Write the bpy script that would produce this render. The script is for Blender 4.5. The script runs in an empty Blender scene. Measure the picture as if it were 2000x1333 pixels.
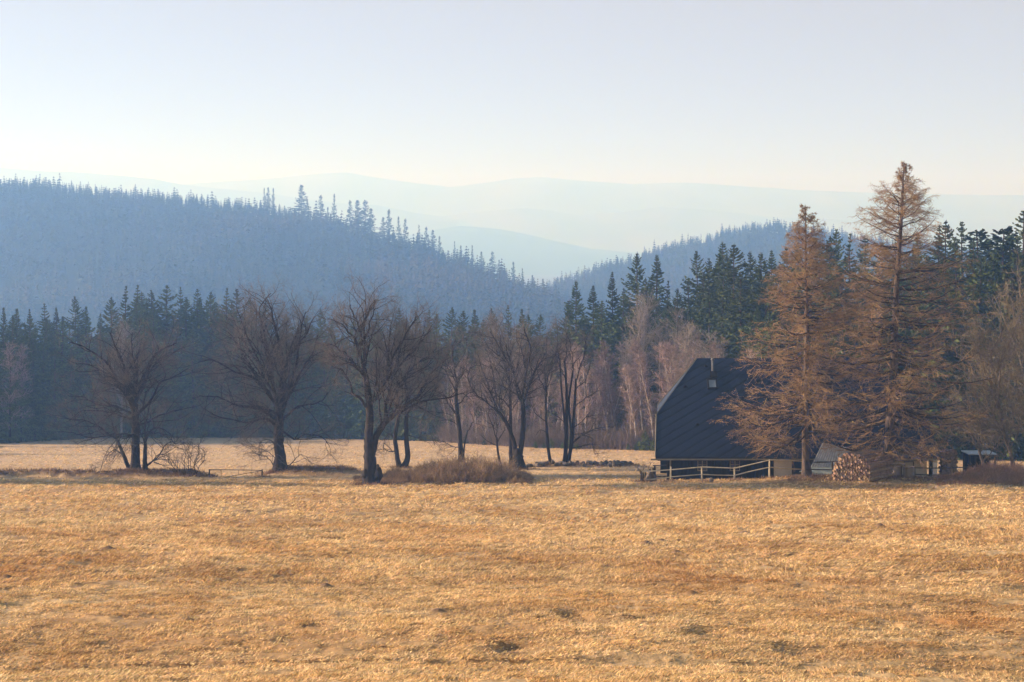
import bpy, math, random
import numpy as np
R = math.radians
SC = bpy.context.scene
COL = SC.collection
# ------------------------------------------------------------------ camera, sky, sun, exposure
F, CX, HY = 2778.0, 1000.0, 470.0          # focal length in photo pixels, centre column, horizon row
cd = bpy.data.cameras.new('camera'); cd.sensor_width = 36; cd.lens = 50.0
cd.shift_y = -(666.5 - HY) / 2000.0; cd.clip_start = 0.5; cd.clip_end = 30000
cam = bpy.data.objects.new('camera', cd); COL.objects.link(cam)
cam.rotation_euler = (math.pi / 2, 0, 0); SC.camera = cam
SUN_EL, SUN_AZ = 19.0, -83.0               # degrees; azimuth clockwise from the view direction
w = bpy.data.worlds.new('World'); SC.world = w; w.use_nodes = True
nt = w.node_tree; bg = nt.nodes['Background']
sky = nt.nodes.new('ShaderNodeTexSky'); sky.sky_type = 'NISHITA'; sky.sun_disc = False
sky.sun_elevation = R(SUN_EL); sky.sun_rotation = R(SUN_AZ); sky.dust_density = 0.4; sky.air_density = 1.0; sky.altitude = 600
# thin high veil of cloud that whitens the blue
hs = nt.nodes.new('ShaderNodeHueSaturation'); hs.inputs['Saturation'].default_value = 0.95; hs.inputs['Value'].default_value = .8
nt.links.new(sky.outputs[0], hs.inputs['Color'])
tc = nt.nodes.new('ShaderNodeTexCoord'); mp = nt.nodes.new('ShaderNodeMapping')
mp.inputs['Scale'].default_value = (1.6, 1.0, 7.0); mp.inputs['Rotation'].default_value = (0, R(9), 0)
nt.links.new(tc.outputs['Generated'], mp.inputs[0])
nz = nt.nodes.new('ShaderNodeTexNoise'); nz.inputs['Scale'].default_value = 2.2; nz.inputs['Detail'].default_value = 5
nt.links.new(mp.outputs[0], nz.inputs['Vector'])
mr = nt.nodes.new('ShaderNodeMapRange'); mr.inputs[1].default_value = .3; mr.inputs[2].default_value = .75
mr.inputs[3].default_value = .76; mr.inputs[4].default_value = .81
nt.links.new(nz.outputs[0], mr.inputs[0])
mx = nt.nodes.new('ShaderNodeMixRGB'); mx.inputs[2].default_value = (3.1, 2.5, .75, 1)
sx = nt.nodes.new('ShaderNodeSeparateXYZ'); nt.links.new(tc.outputs['Generated'], sx.inputs[0])
el = nt.nodes.new('ShaderNodeMapRange'); el.inputs[1].default_value = .17; el.inputs[2].default_value = .50; el.inputs[3].default_value = 1.235; el.inputs[4].default_value = .22
nt.links.new(sx.outputs['Z'], el.inputs[0]); ml = nt.nodes.new('ShaderNodeMath'); ml.operation = 'MULTIPLY'; nt.links.new(mr.outputs[0], ml.inputs[0]); nt.links.new(el.outputs[0], ml.inputs[1])
nt.links.new(ml.outputs[0], mx.inputs[0]); nt.links.new(hs.outputs[0], mx.inputs[1])
nt.links.new(mx.outputs[0], bg.inputs[0]); bg.inputs[1].default_value = 0.075
sd = bpy.data.lights.new('sun', 'SUN'); sd.energy = 5.0; sd.angle = R(0.5); sd.color = (1.0, .925, 1.03)
so = bpy.data.objects.new('sun', sd); COL.objects.link(so)
so.rotation_euler = (R(90 - SUN_EL), 0, R(-SUN_AZ + 180)); so.location = (-60, 10, 60)
SC.view_settings.view_transform = 'Standard'; SC.view_settings.look = 'None'
SC.view_settings.exposure = 1.13; SC.view_settings.gamma = 1
SC.render.engine = 'CYCLES'
SC.cycles.max_bounces = 7; SC.cycles.diffuse_bounces = 2; SC.cycles.volume_bounces = 3; SC.cycles.denoising_prefilter = 'ACCURATE'; SC.cycles.use_adaptive_sampling = False; SC.cycles.transparent_max_bounces = 8

# ------------------------------------------------------------------ helpers
def W(px, py, Y): return ((px - CX) / F * Y, Y, (HY - py) / F * Y)
def _h(ix, iy, s):
    h = (ix.astype(np.int64) * 374761393 + iy.astype(np.int64) * 668265263 + s * 1442695041) & 0xffffffff
    h = ((h ^ (h >> 13)) * 1274126177) & 0xffffffff
    return ((h ^ (h >> 16)) & 0xffffff) / float(0xffffff)
def vn(x, y, s=0):
    x = np.asarray(x, float); y = np.asarray(y, float)
    ix, iy = np.floor(x), np.floor(y); fx, fy = x - ix, y - iy
    fx = fx * fx * (3 - 2 * fx); fy = fy * fy * (3 - 2 * fy)
    a, b, c, d = _h(ix, iy, s), _h(ix + 1, iy, s), _h(ix, iy + 1, s), _h(ix + 1, iy + 1, s)
    return (a * (1 - fx) + b * fx) * (1 - fy) + (c * (1 - fx) + d * fx) * fy - .5
def fbm(x, y, s=0, o=4):
    t = 0; a = 1
    for k in range(o):
        t = t + a * vn(x * 2 ** k, y * 2 ** k, s + k); a *= .5
    return t
def berm_amount(X, Y):
    px = X / np.maximum(Y, 1) * F + CX
    def ridge(Y0, wid, lo, hi, soft):
        m = np.clip((px - lo) / soft, 0, 1) * np.clip((hi - px) / soft, 0, 1)
        return m * np.exp(-((Y - Y0) / wid) ** 2)
    a = ridge(103.5 + 2.0 * vn(X / 6, 0 * X, 5) + px * .006, 1.5, -900, 425, 50)
    b = ridge(108.5 + 1.0 * vn(X / 4, 0 * X, 6), 1.4, 515, 720, 40)
    c = ridge(118.0 + 1.0 * vn(X / 4, 0 * X, 7), 1.2, 1030, 1270, 30)
    return a, b, c
def gz(X, Y):
    X = np.asarray(X, float); Y = np.asarray(Y, float)
    D = np.where(Y > 29, 5.8 + .1105 * Y, 1.7 + (Y * .2545))
    D = np.where(Y < 0, 1.7 + .03 * -Y, D)
    D = np.where(Y > 210, 29.0 + (Y - 210) * .13, D); D = np.minimum(D, 95)
    px = X / np.maximum(Y, 20) * F + CX
    z = -D
    z = z + .50 * np.exp(-((px - 1640) / 210) ** 2) * np.exp(-((Y - 95.5) / 2.6) ** 2)
    z = z + .25 * np.exp(-((px - 1900) / 120) ** 2) * np.exp(-((Y - 95.0) / 2.6) ** 2)
    a, b, c = berm_amount(X, Y)
    z = z + a * .42 + b * .5 + c * .25
    z = z + .9 * fbm(X / 30, Y / 30, 3, 2) * np.clip((Y - 15) / 20, 0, 1) * np.clip((92 - Y) / 20, 0, 1)
    z = z + np.clip((Y - 135) / 60, 0, 1) * np.clip((X - 10) / 50, 0, 1) * 4.0 * np.clip((420 - Y) / 100, 0, 1)
    return z
def g(px, Y):
    X = (px - CX) / F * Y
    return (X, Y, float(gz(X, Y)))
def mesh_np(name, V, quads=None, tris=None, smooth=False, mat=None, parent=None, attr=None):
    V = np.asarray(V, np.float32).reshape(-1, 3)
    me = bpy.data.meshes.new(name); me.vertices.add(len(V)); me.vertices.foreach_set('co', V.ravel())
    nq = 0 if quads is None else len(quads); nt_ = 0 if tris is None else len(tris)
    idx = []; st = []
    if nq: idx.append(np.asarray(quads, np.int32).ravel()); st.append(np.arange(nq) * 4)
    if nt_: idx.append(np.asarray(tris, np.int32).ravel()); st.append(nq * 4 + np.arange(nt_) * 3)
    idx = np.concatenate(idx); st = np.concatenate(st).astype(np.int32)
    me.loops.add(len(idx)); me.loops.foreach_set('vertex_index', idx)
    me.polygons.add(nq + nt_); me.polygons.foreach_set('loop_start', st)
    me.update(calc_edges=True)
    me.polygons.foreach_set('use_smooth', np.full(nq + nt_, smooth))
    if attr is not None:
        for k, v in attr.items():
            at = me.attributes.new(k, 'FLOAT', 'POINT'); at.data.foreach_set('value', np.asarray(v, np.float32))
    if mat: me.materials.append(mat)
    o = bpy.data.objects.new(name, me); COL.objects.link(o)
    if parent: o.parent = parent
    return o
class MB:
    """collects verts / faces from many primitives"""
    def __init__(s): s.V = []; s.Q = []; s.T = []; s.n = 0
    def add(s, V, Q=None, T=None):
        V = np.asarray(V, float).reshape(-1, 3)
        if Q is not None and len(Q): s.Q.append(np.asarray(Q) + s.n)
        if T is not None and len(T): s.T.append(np.asarray(T) + s.n)
        s.V.append(V); s.n += len(V)
    def box(s, c, d, rz=0, taper=1.0):
        x, y, z = d[0] / 2, d[1] / 2, d[2] / 2; t = taper
        v = np.array([(-x, -y, -z), (x, -y, -z), (x, y, -z), (-x, y, -z), (-x * t, -y * t, z), (x * t, -y * t, z), (x * t, y * t, z), (-x * t, y * t, z)])
        ca, sa = math.cos(rz), math.sin(rz)
        v = np.stack([v[:, 0] * ca - v[:, 1] * sa, v[:, 0] * sa + v[:, 1] * ca, v[:, 2]], 1) + np.array(c)
        s.add(v, [(0, 3, 2, 1), (4, 5, 6, 7), (0, 1, 5, 4), (1, 2, 6, 5), (2, 3, 7, 6), (3, 0, 4, 7)]); return s
    def tubes(s, P, Rr, sides=6, cap=False):
        """P (m,n,3), Rr (m,n)"""
        P = np.asarray(P, float); Rr = np.asarray(Rr, float)
        if P.ndim == 2: P = P[None]; Rr = Rr[None]
        m, n = P.shape[:2]
        if m == 0: return s
        T = np.gradient(P, axis=1); T /= np.linalg.norm(T, axis=2, keepdims=True) + 1e-9
        mean = P[:, -1] - P[:, 0]
        ref = np.where((np.abs(mean[:, 2]) > .7 * np.linalg.norm(mean, axis=1))[:, None], np.array([[.1, 1., 0.]]), np.array([[0.05, 0., 1.]]))[:, None, :]
        U = np.cross(T, np.broadcast_to(ref, T.shape)); U /= np.linalg.norm(U, axis=2, keepdims=True) + 1e-9
        Vv = np.cross(T, U)
        a = np.arange(sides) * 2 * math.pi / sides
        ring = P[:, :, None, :] + Rr[:, :, None, None] * (U[:, :, None, :] * np.cos(a)[None, None, :, None] + Vv[:, :, None, :] * np.sin(a)[None, None, :, None])
        base = (np.arange(m) * n * sides)[:, None, None] + (np.arange(n - 1) * sides)[None, :, None] + np.arange(sides)[None, None, :]
        nx = (np.arange(m) * n * sides)[:, None, None] + (np.arange(n - 1) * sides)[None, :, None] + ((np.arange(sides) + 1) % sides)[None, None, :]
        Q = np.stack([base, nx, nx + sides, base + sides], -1).reshape(-1, 4)
        s.add(ring.reshape(-1, 3), Q)
        if cap:
            for k in range(m):
                for e, o in ((0, 0), (n - 1, (n - 1) * sides)):
                    r = P[k, e][None]; i0 = s.n - m * n * sides + k * n * sides + o
                    ii = np.arange(sides)
                    c = s.n; s.V.append(r); s.n += 1
                    tri = np.stack([np.full(sides, c), i0 + ii, i0 + (ii + 1) % sides], 1)
                    s.T.append(tri)
                    # offsets above are absolute already
        return s
    def spikes(s, P, D, L, r):
        """thin three sided cones from P along unit D"""
        P = np.asarray(P); m = len(P); L = np.broadcast_to(L, (m,)); r = np.broadcast_to(r, (m,))
        ref = np.where((np.abs(D[:, 2]) > .8)[:, None], np.array([[1., 0, 0]]), np.array([[0, 0, 1.]]))
        U = np.cross(D, ref); U /= np.linalg.norm(U, axis=1, keepdims=True) + 1e-9; V_ = np.cross(D, U)
        pts = [P + r[:, None] * (U * math.cos(a) + V_ * math.sin(a)) for a in (0, 2.094, 4.189)] + [P + D * L[:, None]]
        V = np.stack(pts, 1).reshape(-1, 3); b = np.arange(m)[:, None] * 4
        T = np.concatenate([b + np.array([[0, 1, 3]]), b + np.array([[1, 2, 3]]), b + np.array([[2, 0, 3]])])
        s.add(V, None, T); return s
    def leaves(s, P, D, L, Wd, rng, hang=0.0):
        """flat rhombic sprays"""
        m = len(P); rv = rng.normal(size=(m, 3)); rv[:, 2] *= .5
        S = np.cross(D, rv); S /= np.linalg.norm(S, axis=1, keepdims=True) + 1e-9
        L = np.broadcast_to(L, (m,))[:, None]; Wd = np.broadcast_to(Wd, (m,))[:, None]
        mid = P + D * L * .45; tip = P + D * L; tip[:, 2] -= hang * L[:, 0]
        V = np.stack([P, mid + S * Wd / 2, tip, mid - S * Wd / 2], 1).reshape(-1, 3)
        s.add(V, np.arange(m * 4).reshape(-1, 4)); return s
    def build(s, name, mat=None, parent=None, smooth=False, attr=None):
        return mesh_np(name, np.concatenate(s.V), np.concatenate(s.Q) if s.Q else None, np.concatenate(s.T) if s.T else None, smooth, mat, parent, attr)
def tag(o, label=None, cat=None, group=None, kind=None):
    if label: o['label'] = label
    if cat: o['category'] = cat
    if group: o['group'] = group
    if kind: o['kind'] = kind
    return o
def empty(name, loc=(0, 0, 0), **k):
    o = bpy.data.objects.new(name, None); COL.objects.link(o); o.location = loc; o.empty_display_size = .3
    return tag(o, **k)
def copy_tree(o, parent=None):
    c = o.copy(); COL.objects.link(c); c.parent = parent
    for ch in list(o.children): copy_tree(ch, c)
    return c

# ------------------------------------------------------------------ materials
def mat(name, c1, c2=None, scale=3.0, rough=.85, bump=0.0, bscale=None, isl=0.0, objr=0.0, transl=0.0, spec=.15, stretch=None, detail=5, metal=0, c3=None, s3=.1):
    m = bpy.data.materials.new(name); m.use_nodes = True; t = m.node_tree; b = t.nodes['Principled BSDF']
    b.inputs['Roughness'].default_value = rough; b.inputs['Specular IOR Level'].default_value = spec; b.inputs['Metallic'].default_value = metal
    tcn = t.nodes.new('ShaderNodeTexCoord'); vec = tcn.outputs['Object']
    if stretch:
        mp_ = t.nodes.new('ShaderNodeMapping'); mp_.inputs['Scale'].default_value = stretch; t.links.new(vec, mp_.inputs[0]); vec = mp_.outputs[0]
    c2 = c2 or tuple(v * .7 for v in c1)
    n = t.nodes.new('ShaderNodeTexNoise'); n.inputs['Scale'].default_value = scale; n.inputs['Detail'].default_value = detail; t.links.new(vec, n.inputs['Vector'])
    rp = t.nodes.new('ShaderNodeValToRGB'); rp.color_ramp.elements[0].position = .34; rp.color_ramp.elements[1].position = .66
    rp.color_ramp.elements[0].color = (*c1, 1); rp.color_ramp.elements[1].color = (*c2, 1)
    t.links.new(n.outputs[0], rp.inputs[0]); col = rp.outputs[0]
    if c3:
        n3 = t.nodes.new('ShaderNodeTexNoise'); n3.inputs['Scale'].default_value = s3; n3.inputs['Detail'].default_value = 4; t.links.new(vec, n3.inputs['Vector'])
        r3 = t.nodes.new('ShaderNodeValToRGB'); r3.color_ramp.elements[0].position = .46; r3.color_ramp.elements[1].position = .64
        r3.color_ramp.elements[0].color = (0, 0, 0, 1); r3.color_ramp.elements[1].color = (1, 1, 1, 1)
        r3.color_ramp.elements[1].color = (.75, .75, .75, 1); m3 = t.nodes.new('ShaderNodeMixRGB'); m3.inputs[2].default_value = (*c3, 1)
        t.links.new(n3.outputs[0], r3.inputs[0]); t.links.new(r3.outputs[0], m3.inputs[0]); t.links.new(col, m3.inputs[1]); col = m3.outputs[0]
    def vary(out, amt, col):
        h = t.nodes.new('ShaderNodeHueSaturation'); r_ = t.nodes.new('ShaderNodeMapRange')
        r_.inputs[3].default_value = 1 - amt; r_.inputs[4].default_value = 1 + amt
        t.links.new(out, r_.inputs[0]); t.links.new(r_.outputs[0], h.inputs['Value']); t.links.new(col, h.inputs['Color'])
        r2 = t.nodes.new('ShaderNodeMapRange'); r2.inputs[3].default_value = .5 - amt * .05; r2.inputs[4].default_value = .5 + amt * .05
        f = t.nodes.new('ShaderNodeMath'); f.operation = 'FRACT'; mu = t.nodes.new('ShaderNodeMath'); mu.operation = 'MULTIPLY'; mu.inputs[1].default_value = 7.31
        t.links.new(out, mu.inputs[0]); t.links.new(mu.outputs[0], f.inputs[0]); t.links.new(f.outputs[0], r2.inputs[0]); t.links.new(r2.outputs[0], h.inputs['Hue'])
        return h.outputs[0]
    if isl:
        ge = t.nodes.new('ShaderNodeNewGeometry'); col = vary(ge.outputs['Random Per Island'], isl, col)
    if objr:
        oi = t.nodes.new('ShaderNodeObjectInfo'); col = vary(oi.outputs['Random'], objr, col)
    t.links.new(col, b.inputs['Base Color'])
    if bump:
        bp = t.nodes.new('ShaderNodeBump'); bp.inputs['Strength'].default_value = 1.0; bp.inputs['Distance'].default_value = bump
        nb = t.nodes.new('ShaderNodeTexNoise'); nb.inputs['Scale'].default_value = bscale or scale; nb.inputs['Detail'].default_value = 6; t.links.new(vec, nb.inputs['Vector'])
        t.links.new(nb.outputs[0], bp.inputs['Height']); t.links.new(bp.outputs[0], b.inputs['Normal'])
    if transl:
        tr = t.nodes.new('ShaderNodeBsdfTranslucent'); t.links.new(col, tr.inputs[0]); ms = t.nodes.new('ShaderNodeMixShader'); ms.inputs[0].default_value = transl
        t.links.new(b.outputs[0], ms.inputs[1]); t.links.new(tr.outputs[0], ms.inputs[2]); t.links.new(ms.outputs[0], t.nodes['Material Output'].inputs[0])
    return m
M = {}
M['bark'] = mat('bark', (.024, .020, .020), (.052, .042, .040), 6, bump=.03, bscale=9, stretch=(1, 1, .3), spec=.1)
M['twig'] = mat('twig', (.115, .098, .092), (.175, .15, .14), .8, isl=.35, spec=.1)
M['palebark'] = mat('pale_birch_bark', (.44, .40, .38), (.20, .17, .16), 3, spec=.1, stretch=(1, 1, .5))
M['birchtwig'] = mat('birch_twigs', (.25, .18, .165), (.34, .255, .235), .5, isl=.45, objr=.4, spec=.1)
M['willowtwig'] = mat('pale_twigs', (.22, .185, .165), (.29, .25, .225), .5, isl=.3, objr=.15, spec=.1)
M['larchbark'] = mat('larch_bark', (.17, .125, .10), (.065, .05, .045), 5, bump=.04, bscale=7, stretch=(1, 1, .35), spec=.1)
M['larchlimb'] = mat('larch_limbs', (.065, .046, .038), (.04, .03, .027), 3, spec=.1)
M['larchtwig'] = mat('larch_twigs', (.39, .255, .13), (.22, .15, .085), .9, isl=.45, spec=.1)
M['needle'] = mat('spruce_needles', (.098, .132, .040), (.050, .072, .026), .6, isl=.35, objr=.3, spec=.2)
M['firneedle'] = mat('fir_needles', (.030, .055, .034), (.022, .038, .026), .6, isl=.3, objr=.25, spec=.2)
M['sprucebark'] = mat('spruce_bark', (.10, .075, .06), (.06, .045, .04), 3, spec=.1)
M['farwood'] = mat('far_wood', (.020, .036, .022), (.045, .05, .03), .012, isl=.5, spec=.1, c3=(.10, .07, .05), s3=.008)
M['olive'] = mat('olive_twigs', (.19, .155, .10), (.26, .21, .14), .4, isl=.4, spec=.1)
M['palelimb'] = mat('pale_limb_bark', (.20, .165, .13), (.12, .10, .08), 4, spec=.1)
M['thicket'] = mat('thicket_twigs', (.19, .125, .075), (.42, .30, .19), 1.1, isl=.5, spec=.1)
M['brush'] = mat('edge_brush', (.11, .085, .07), (.19, .14, .115), .8, isl=.4, spec=.1)
M['redbrush'] = mat('red_brush', (.38, .22, .15), (.46, .31, .20), .3, isl=.4, spec=.1)
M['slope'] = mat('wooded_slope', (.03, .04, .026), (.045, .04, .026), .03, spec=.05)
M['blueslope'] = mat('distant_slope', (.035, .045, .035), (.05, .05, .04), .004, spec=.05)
M['farslope'] = mat('farthest_slope_hazed', (.10, .085, .075), (.24, .19, .15), .0035, spec=.05, detail=6)  # patchy fields and woods, paled and reddened to stand in for thicker haze
M['straw'] = mat('straw_blades', (.64, .45, .22), (.72, .56, .33), .9, isl=.40, transl=.40, spec=.2, c3=(.50, .31, .13), s3=.16)
M['heath'] = mat('dry_heath', (.20, .125, .085), (.32, .215, .14), 1.2, isl=.4, spec=.1)
M['log'] = mat('cut_log_wood', (.66, .45, .32), (.48, .30, .20), 5, objr=.35, spec=.1)
M['logbark'] = mat('log_bark', (.22, .15, .11), (.38, .28, .20), 4, bump=.02, objr=.3, spec=.1)
M['dark'] = mat('dark_timber', (.020, .018, .018), (.012, .011, .011), 2, bump=.01, stretch=(6, 6, .4))
M['cream'] = mat('cream_render', (.76, .71, .58), (.64, .59, .48), 1.5, bump=.004, bscale=20)
M['white'] = mat('white_board', (.78, .78, .78), (.66, .66, .67), 1.5)
M['pane'] = mat('window_glass', (.015, .018, .022), (.02, .022, .028), 1, rough=.08, spec=.6)
M['skyglass'] = mat('roof_window_glass', (.20, .25, .30), (.16, .2, .25), 1, rough=.10, spec=.8)
M['frame'] = mat('window_frame_paint', (.22, .20, .15), (.15, .14, .11), 2)
M['metal'] = mat('galvanised_metal', (.50, .52, .54), (.36, .38, .40), 3, rough=.5, spec=.4, metal=.1)
M['fence'] = mat('weathered_fence_wood', (.62, .55, .43), (.42, .37, .28), 2.5, bump=.01, spec=.1)
M['oldpost'] = mat('dark_old_wood', (.085, .07, .055), (.05, .042, .035), 3, bump=.01, spec=.1)
M['stone'] = mat('field_stone', (.20, .17, .15), (.09, .075, .065), 2.5, bump=.06, bscale=4)
M['earth'] = mat('bare_earth', (.075, .05, .035), (.12, .08, .05), 3, bump=.05)
M['pipe'] = mat('dull_flue_metal', (.14, .14, .15), (.09, .09, .10), 3, rough=.5, spec=.4)
M['tarp'] = mat('faded_tarp', (.40, .46, .46), (.30, .36, .37), 2, rough=.6)
M['stump'] = mat('stump_wood', (.34, .29, .25), (.22, .18, .15), 3, bump=.02, stretch=(1, 1, .3))
M['darkmetal'] = mat('dark_gate_metal', (.10, .085, .075), (.06, .05, .045), 3, rough=.6)

def slate_mat():
    m = bpy.data.materials.new('slate_roof'); m.use_nodes = True; t = m.node_tree; b = t.nodes['Principled BSDF']
    b.inputs['Roughness'].default_value = .5; b.inputs['Specular IOR Level'].default_value = .3
    tcn = t.nodes.new('ShaderNodeTexCoord')
    # diagonal slate courses: distance along a direction rising to the right, plus staggered cross joints
    def axis(v):
        d = t.nodes.new('ShaderNodeVectorMath'); d.operation = 'DOT_PRODUCT'; d.inputs[1].default_value = v; t.links.new(tcn.outputs['Object'], d.inputs[0]); return d.outputs['Value']
    def fr(o, k):
        a = t.nodes.new('ShaderNodeMath'); a.operation = 'MULTIPLY'; a.inputs[1].default_value = k; t.links.new(o, a.inputs[0])
        f = t.nodes.new('ShaderNodeMath'); f.operation = 'FRACT'; t.links.new(a.outputs[0], f.inputs[0]); return f.outputs[0]
    u = fr(axis((-.45, 0, .89)), 2.15); v = fr(axis((.80, .25, .65)), 2.3)
    n = t.nodes.new('ShaderNodeTexNoise'); n.inputs['Scale'].default_value = 1.2; n.inputs['Detail'].default_value = 6; t.links.new(tcn.outputs['Object'], n.inputs['Vector'])
    rp = t.nodes.new('ShaderNodeValToRGB'); rp.color_ramp.elements[0].color = (.009, .014, .036, 1); rp.color_ramp.elements[1].color = (.016, .023, .054, 1)
    t.links.new(n.outputs[0], rp.inputs[0])
    def groove(o, d):
        r_ = t.nodes.new('ShaderNodeMapRange'); r_.inputs[1].default_value = 0; r_.inputs[2].default_value = d; t.links.new(o, r_.inputs[0]); return r_.outputs[0]
    gu = groove(u, .34); gv = groove(v, .12)
    mn = t.nodes.new('ShaderNodeMath'); mn.operation = 'MULTIPLY'; t.links.new(gu, mn.inputs[0])
    mv = t.nodes.new('ShaderNodeMapRange'); mv.inputs[3].default_value = .75; t.links.new(gv, mv.inputs[0]); t.links.new(mv.outputs[0], mn.inputs[1])
    mc = t.nodes.new('ShaderNodeMixRGB'); mc.blend_type = 'MIX'; mc.inputs[1].default_value = (.002, .0025, .004, 1)
    mc2 = t.nodes.new('ShaderNodeMapRange'); mc2.inputs[3].default_value = .15; t.links.new(mn.outputs[0], mc2.inputs[0])
    t.links.new(mc2.outputs[0], mc.inputs[0]); t.links.new(rp.outputs[0], mc.inputs[2]); t.links.new(mc.outputs[0], b.inputs['Base Color'])
    bp = t.nodes.new('ShaderNodeBump'); bp.inputs['Distance'].default_value = .015; t.links.new(mn.outputs[0], bp.inputs['Height']); t.links.new(bp.outputs[0], b.inputs['Normal'])
    return m
M['slate'] = slate_mat()
def brown_mix(t, col, c):
    a_ = t.nodes.new('ShaderNodeAttribute'); a_.attribute_name = 'brown'; x_ = t.nodes.new('ShaderNodeMixRGB'); x_.inputs[2].default_value = c
    t.links.new(a_.outputs['Fac'], x_.inputs[0]); t.links.new(col, x_.inputs[1]); return x_
def ground_mat():
    m = mat('meadow_ground', (.48, .315, .145), (.60, .43, .23), .45, bump=.035, bscale=9, spec=.1, c3=(.40, .23, .10), s3=.11, detail=8)
    t = m.node_tree; b = t.nodes['Principled BSDF']; col = b.inputs['Base Color'].links[0].from_socket
    at = t.nodes.new('ShaderNodeAttribute'); at.attribute_name = 'wild_and_shade'
    mxn = t.nodes.new('ShaderNodeMixRGB'); mxn.inputs[2].default_value = (.12, .075, .05, 1)
    t.links.new(at.outputs['Fac'], mxn.inputs[0]); t.links.new(col, mxn.inputs[1])
    # pale far grass
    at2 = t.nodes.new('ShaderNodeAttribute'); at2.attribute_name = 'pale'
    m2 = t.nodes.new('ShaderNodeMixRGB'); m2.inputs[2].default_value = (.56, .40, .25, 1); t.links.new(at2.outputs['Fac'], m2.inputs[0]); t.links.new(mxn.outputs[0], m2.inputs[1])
    m2 = brown_mix(t, m2.outputs[0], (.33, .165, .055, 1))
    # fine speckle
    tcn = t.nodes.new('ShaderNodeTexCoord'); n = t.nodes.new('ShaderNodeTexNoise'); n.inputs['Scale'].default_value = 3.5; n.inputs['Detail'].default_value = 10; n.inputs['Roughness'].default_value = .75
    mpn = t.nodes.new('ShaderNodeMapping'); mpn.inputs['Scale'].default_value = (1, .45, 1); t.links.new(tcn.outputs['Object'], mpn.inputs[0]); t.links.new(mpn.outputs[0], n.inputs['Vector'])
    r_ = t.nodes.new('ShaderNodeMapRange'); r_.inputs[1].default_value = .36; r_.inputs[2].default_value = .62; r_.inputs[3].default_value = .62; r_.inputs[4].default_value = 1.18; t.links.new(n.outputs[0], r_.inputs[0])
    h = t.nodes.new('ShaderNodeHueSaturation'); t.links.new(r_.outputs[0], h.inputs['Value']); t.links.new(m2.outputs[0], h.inputs['Color']); t.links.new(h.outputs[0], b.inputs['Base Color'])
    return m
M['ground'] = ground_mat()
_t = M['straw'].node_tree; _b = _t.nodes['Principled BSDF']; _c = _b.inputs['Base Color'].links[0].from_socket; _m = brown_mix(_t, _c, (.42, .22, .075, 1))
_a = _t.nodes.new('ShaderNodeAttribute'); _a.attribute_name = 'tone'; _h2 = _t.nodes.new('ShaderNodeHueSaturation'); _t.links.new(_a.outputs['Fac'], _h2.inputs['Value']); _t.links.new(_m.outputs[0], _h2.inputs['Color']); _m = _h2
_t.links.new(_m.outputs[0], _b.inputs['Base Color'])
for _n in _t.nodes:
    if _n.type == 'BSDF_TRANSLUCENT': _t.links.new(_m.outputs[0], _n.inputs[0])

# ------------------------------------------------------------------ ground sheet
def meadow_relief(X, Y):
    """small hummocks and hollows of matted grass"""
    n1 = vn(X / 1.1, Y / .8, 11); n2 = vn(X / .45, Y / .32, 12); n3 = vn(X / 2.6, Y / 1.7, 13)
    h = .07 * n1 + .075 * n2 + .06 * n3 + .04 * vn(X / .22, Y / .17, 15)
    # cloven hollows
    hol = np.clip(vn(X / 1.5, Y / .7, 14) - .27, 0, 1) * 1.0
    return h - np.minimum(hol, .2) * .9
def tracks(X, Y):
    """two faint wheel tracks up the left of the meadow"""
    x0 = -14.2 - (Y - 40) * .085 + 1.1 * np.sin(Y / 17)
    t = np.exp(-((X - x0) / .28) ** 2) + np.exp(-((X - x0 - 1.7) / .28) ** 2)
    x1 = -7.6 - (Y - 40) * .20
    t = t + .7 * np.exp(-((X - x1) / .25) ** 2) + .7 * np.exp(-((X - x1 - 1.7) / .25) ** 2)
    return t * (Y > 28) * np.clip((85 - Y) / 15, 0, 1)
def brown_amount(X, Y):
    px = X / np.maximum(Y, 1) * F + CX; D = -(-(5.8 + .1105 * Y)); py = HY + D / np.maximum(Y, 1) * F
    b = np.clip(fbm(X / 5.5, Y / 6.0, 61, 4) * 2.2 - .10, 0, 1) * .8
    for cx, cy, rx, ry, a in ((1420, 1138, 330, 26, .9), (1950, 1225, 180, 22, 1.), (700, 1150, 120, 22, .6), (860, 1290, 260, 22, .4), (385, 1120, 38, 130, .55), (1080, 1090, 180, 18, .5), (1750, 1310, 240, 26, .9), (250, 1300, 200, 30, .6), (120, 1080, 160, 26, .4)):
        b = b + a * np.exp(-(((px - cx) / rx) ** 2 + ((py - cy) / ry) ** 2)) * (.75 + 1.3 * vn(X / .8, Y / .8, 62))
    return np.clip(b * .62, 0, 1) * np.clip((80 - Y) / 25, 0, 1)
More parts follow.
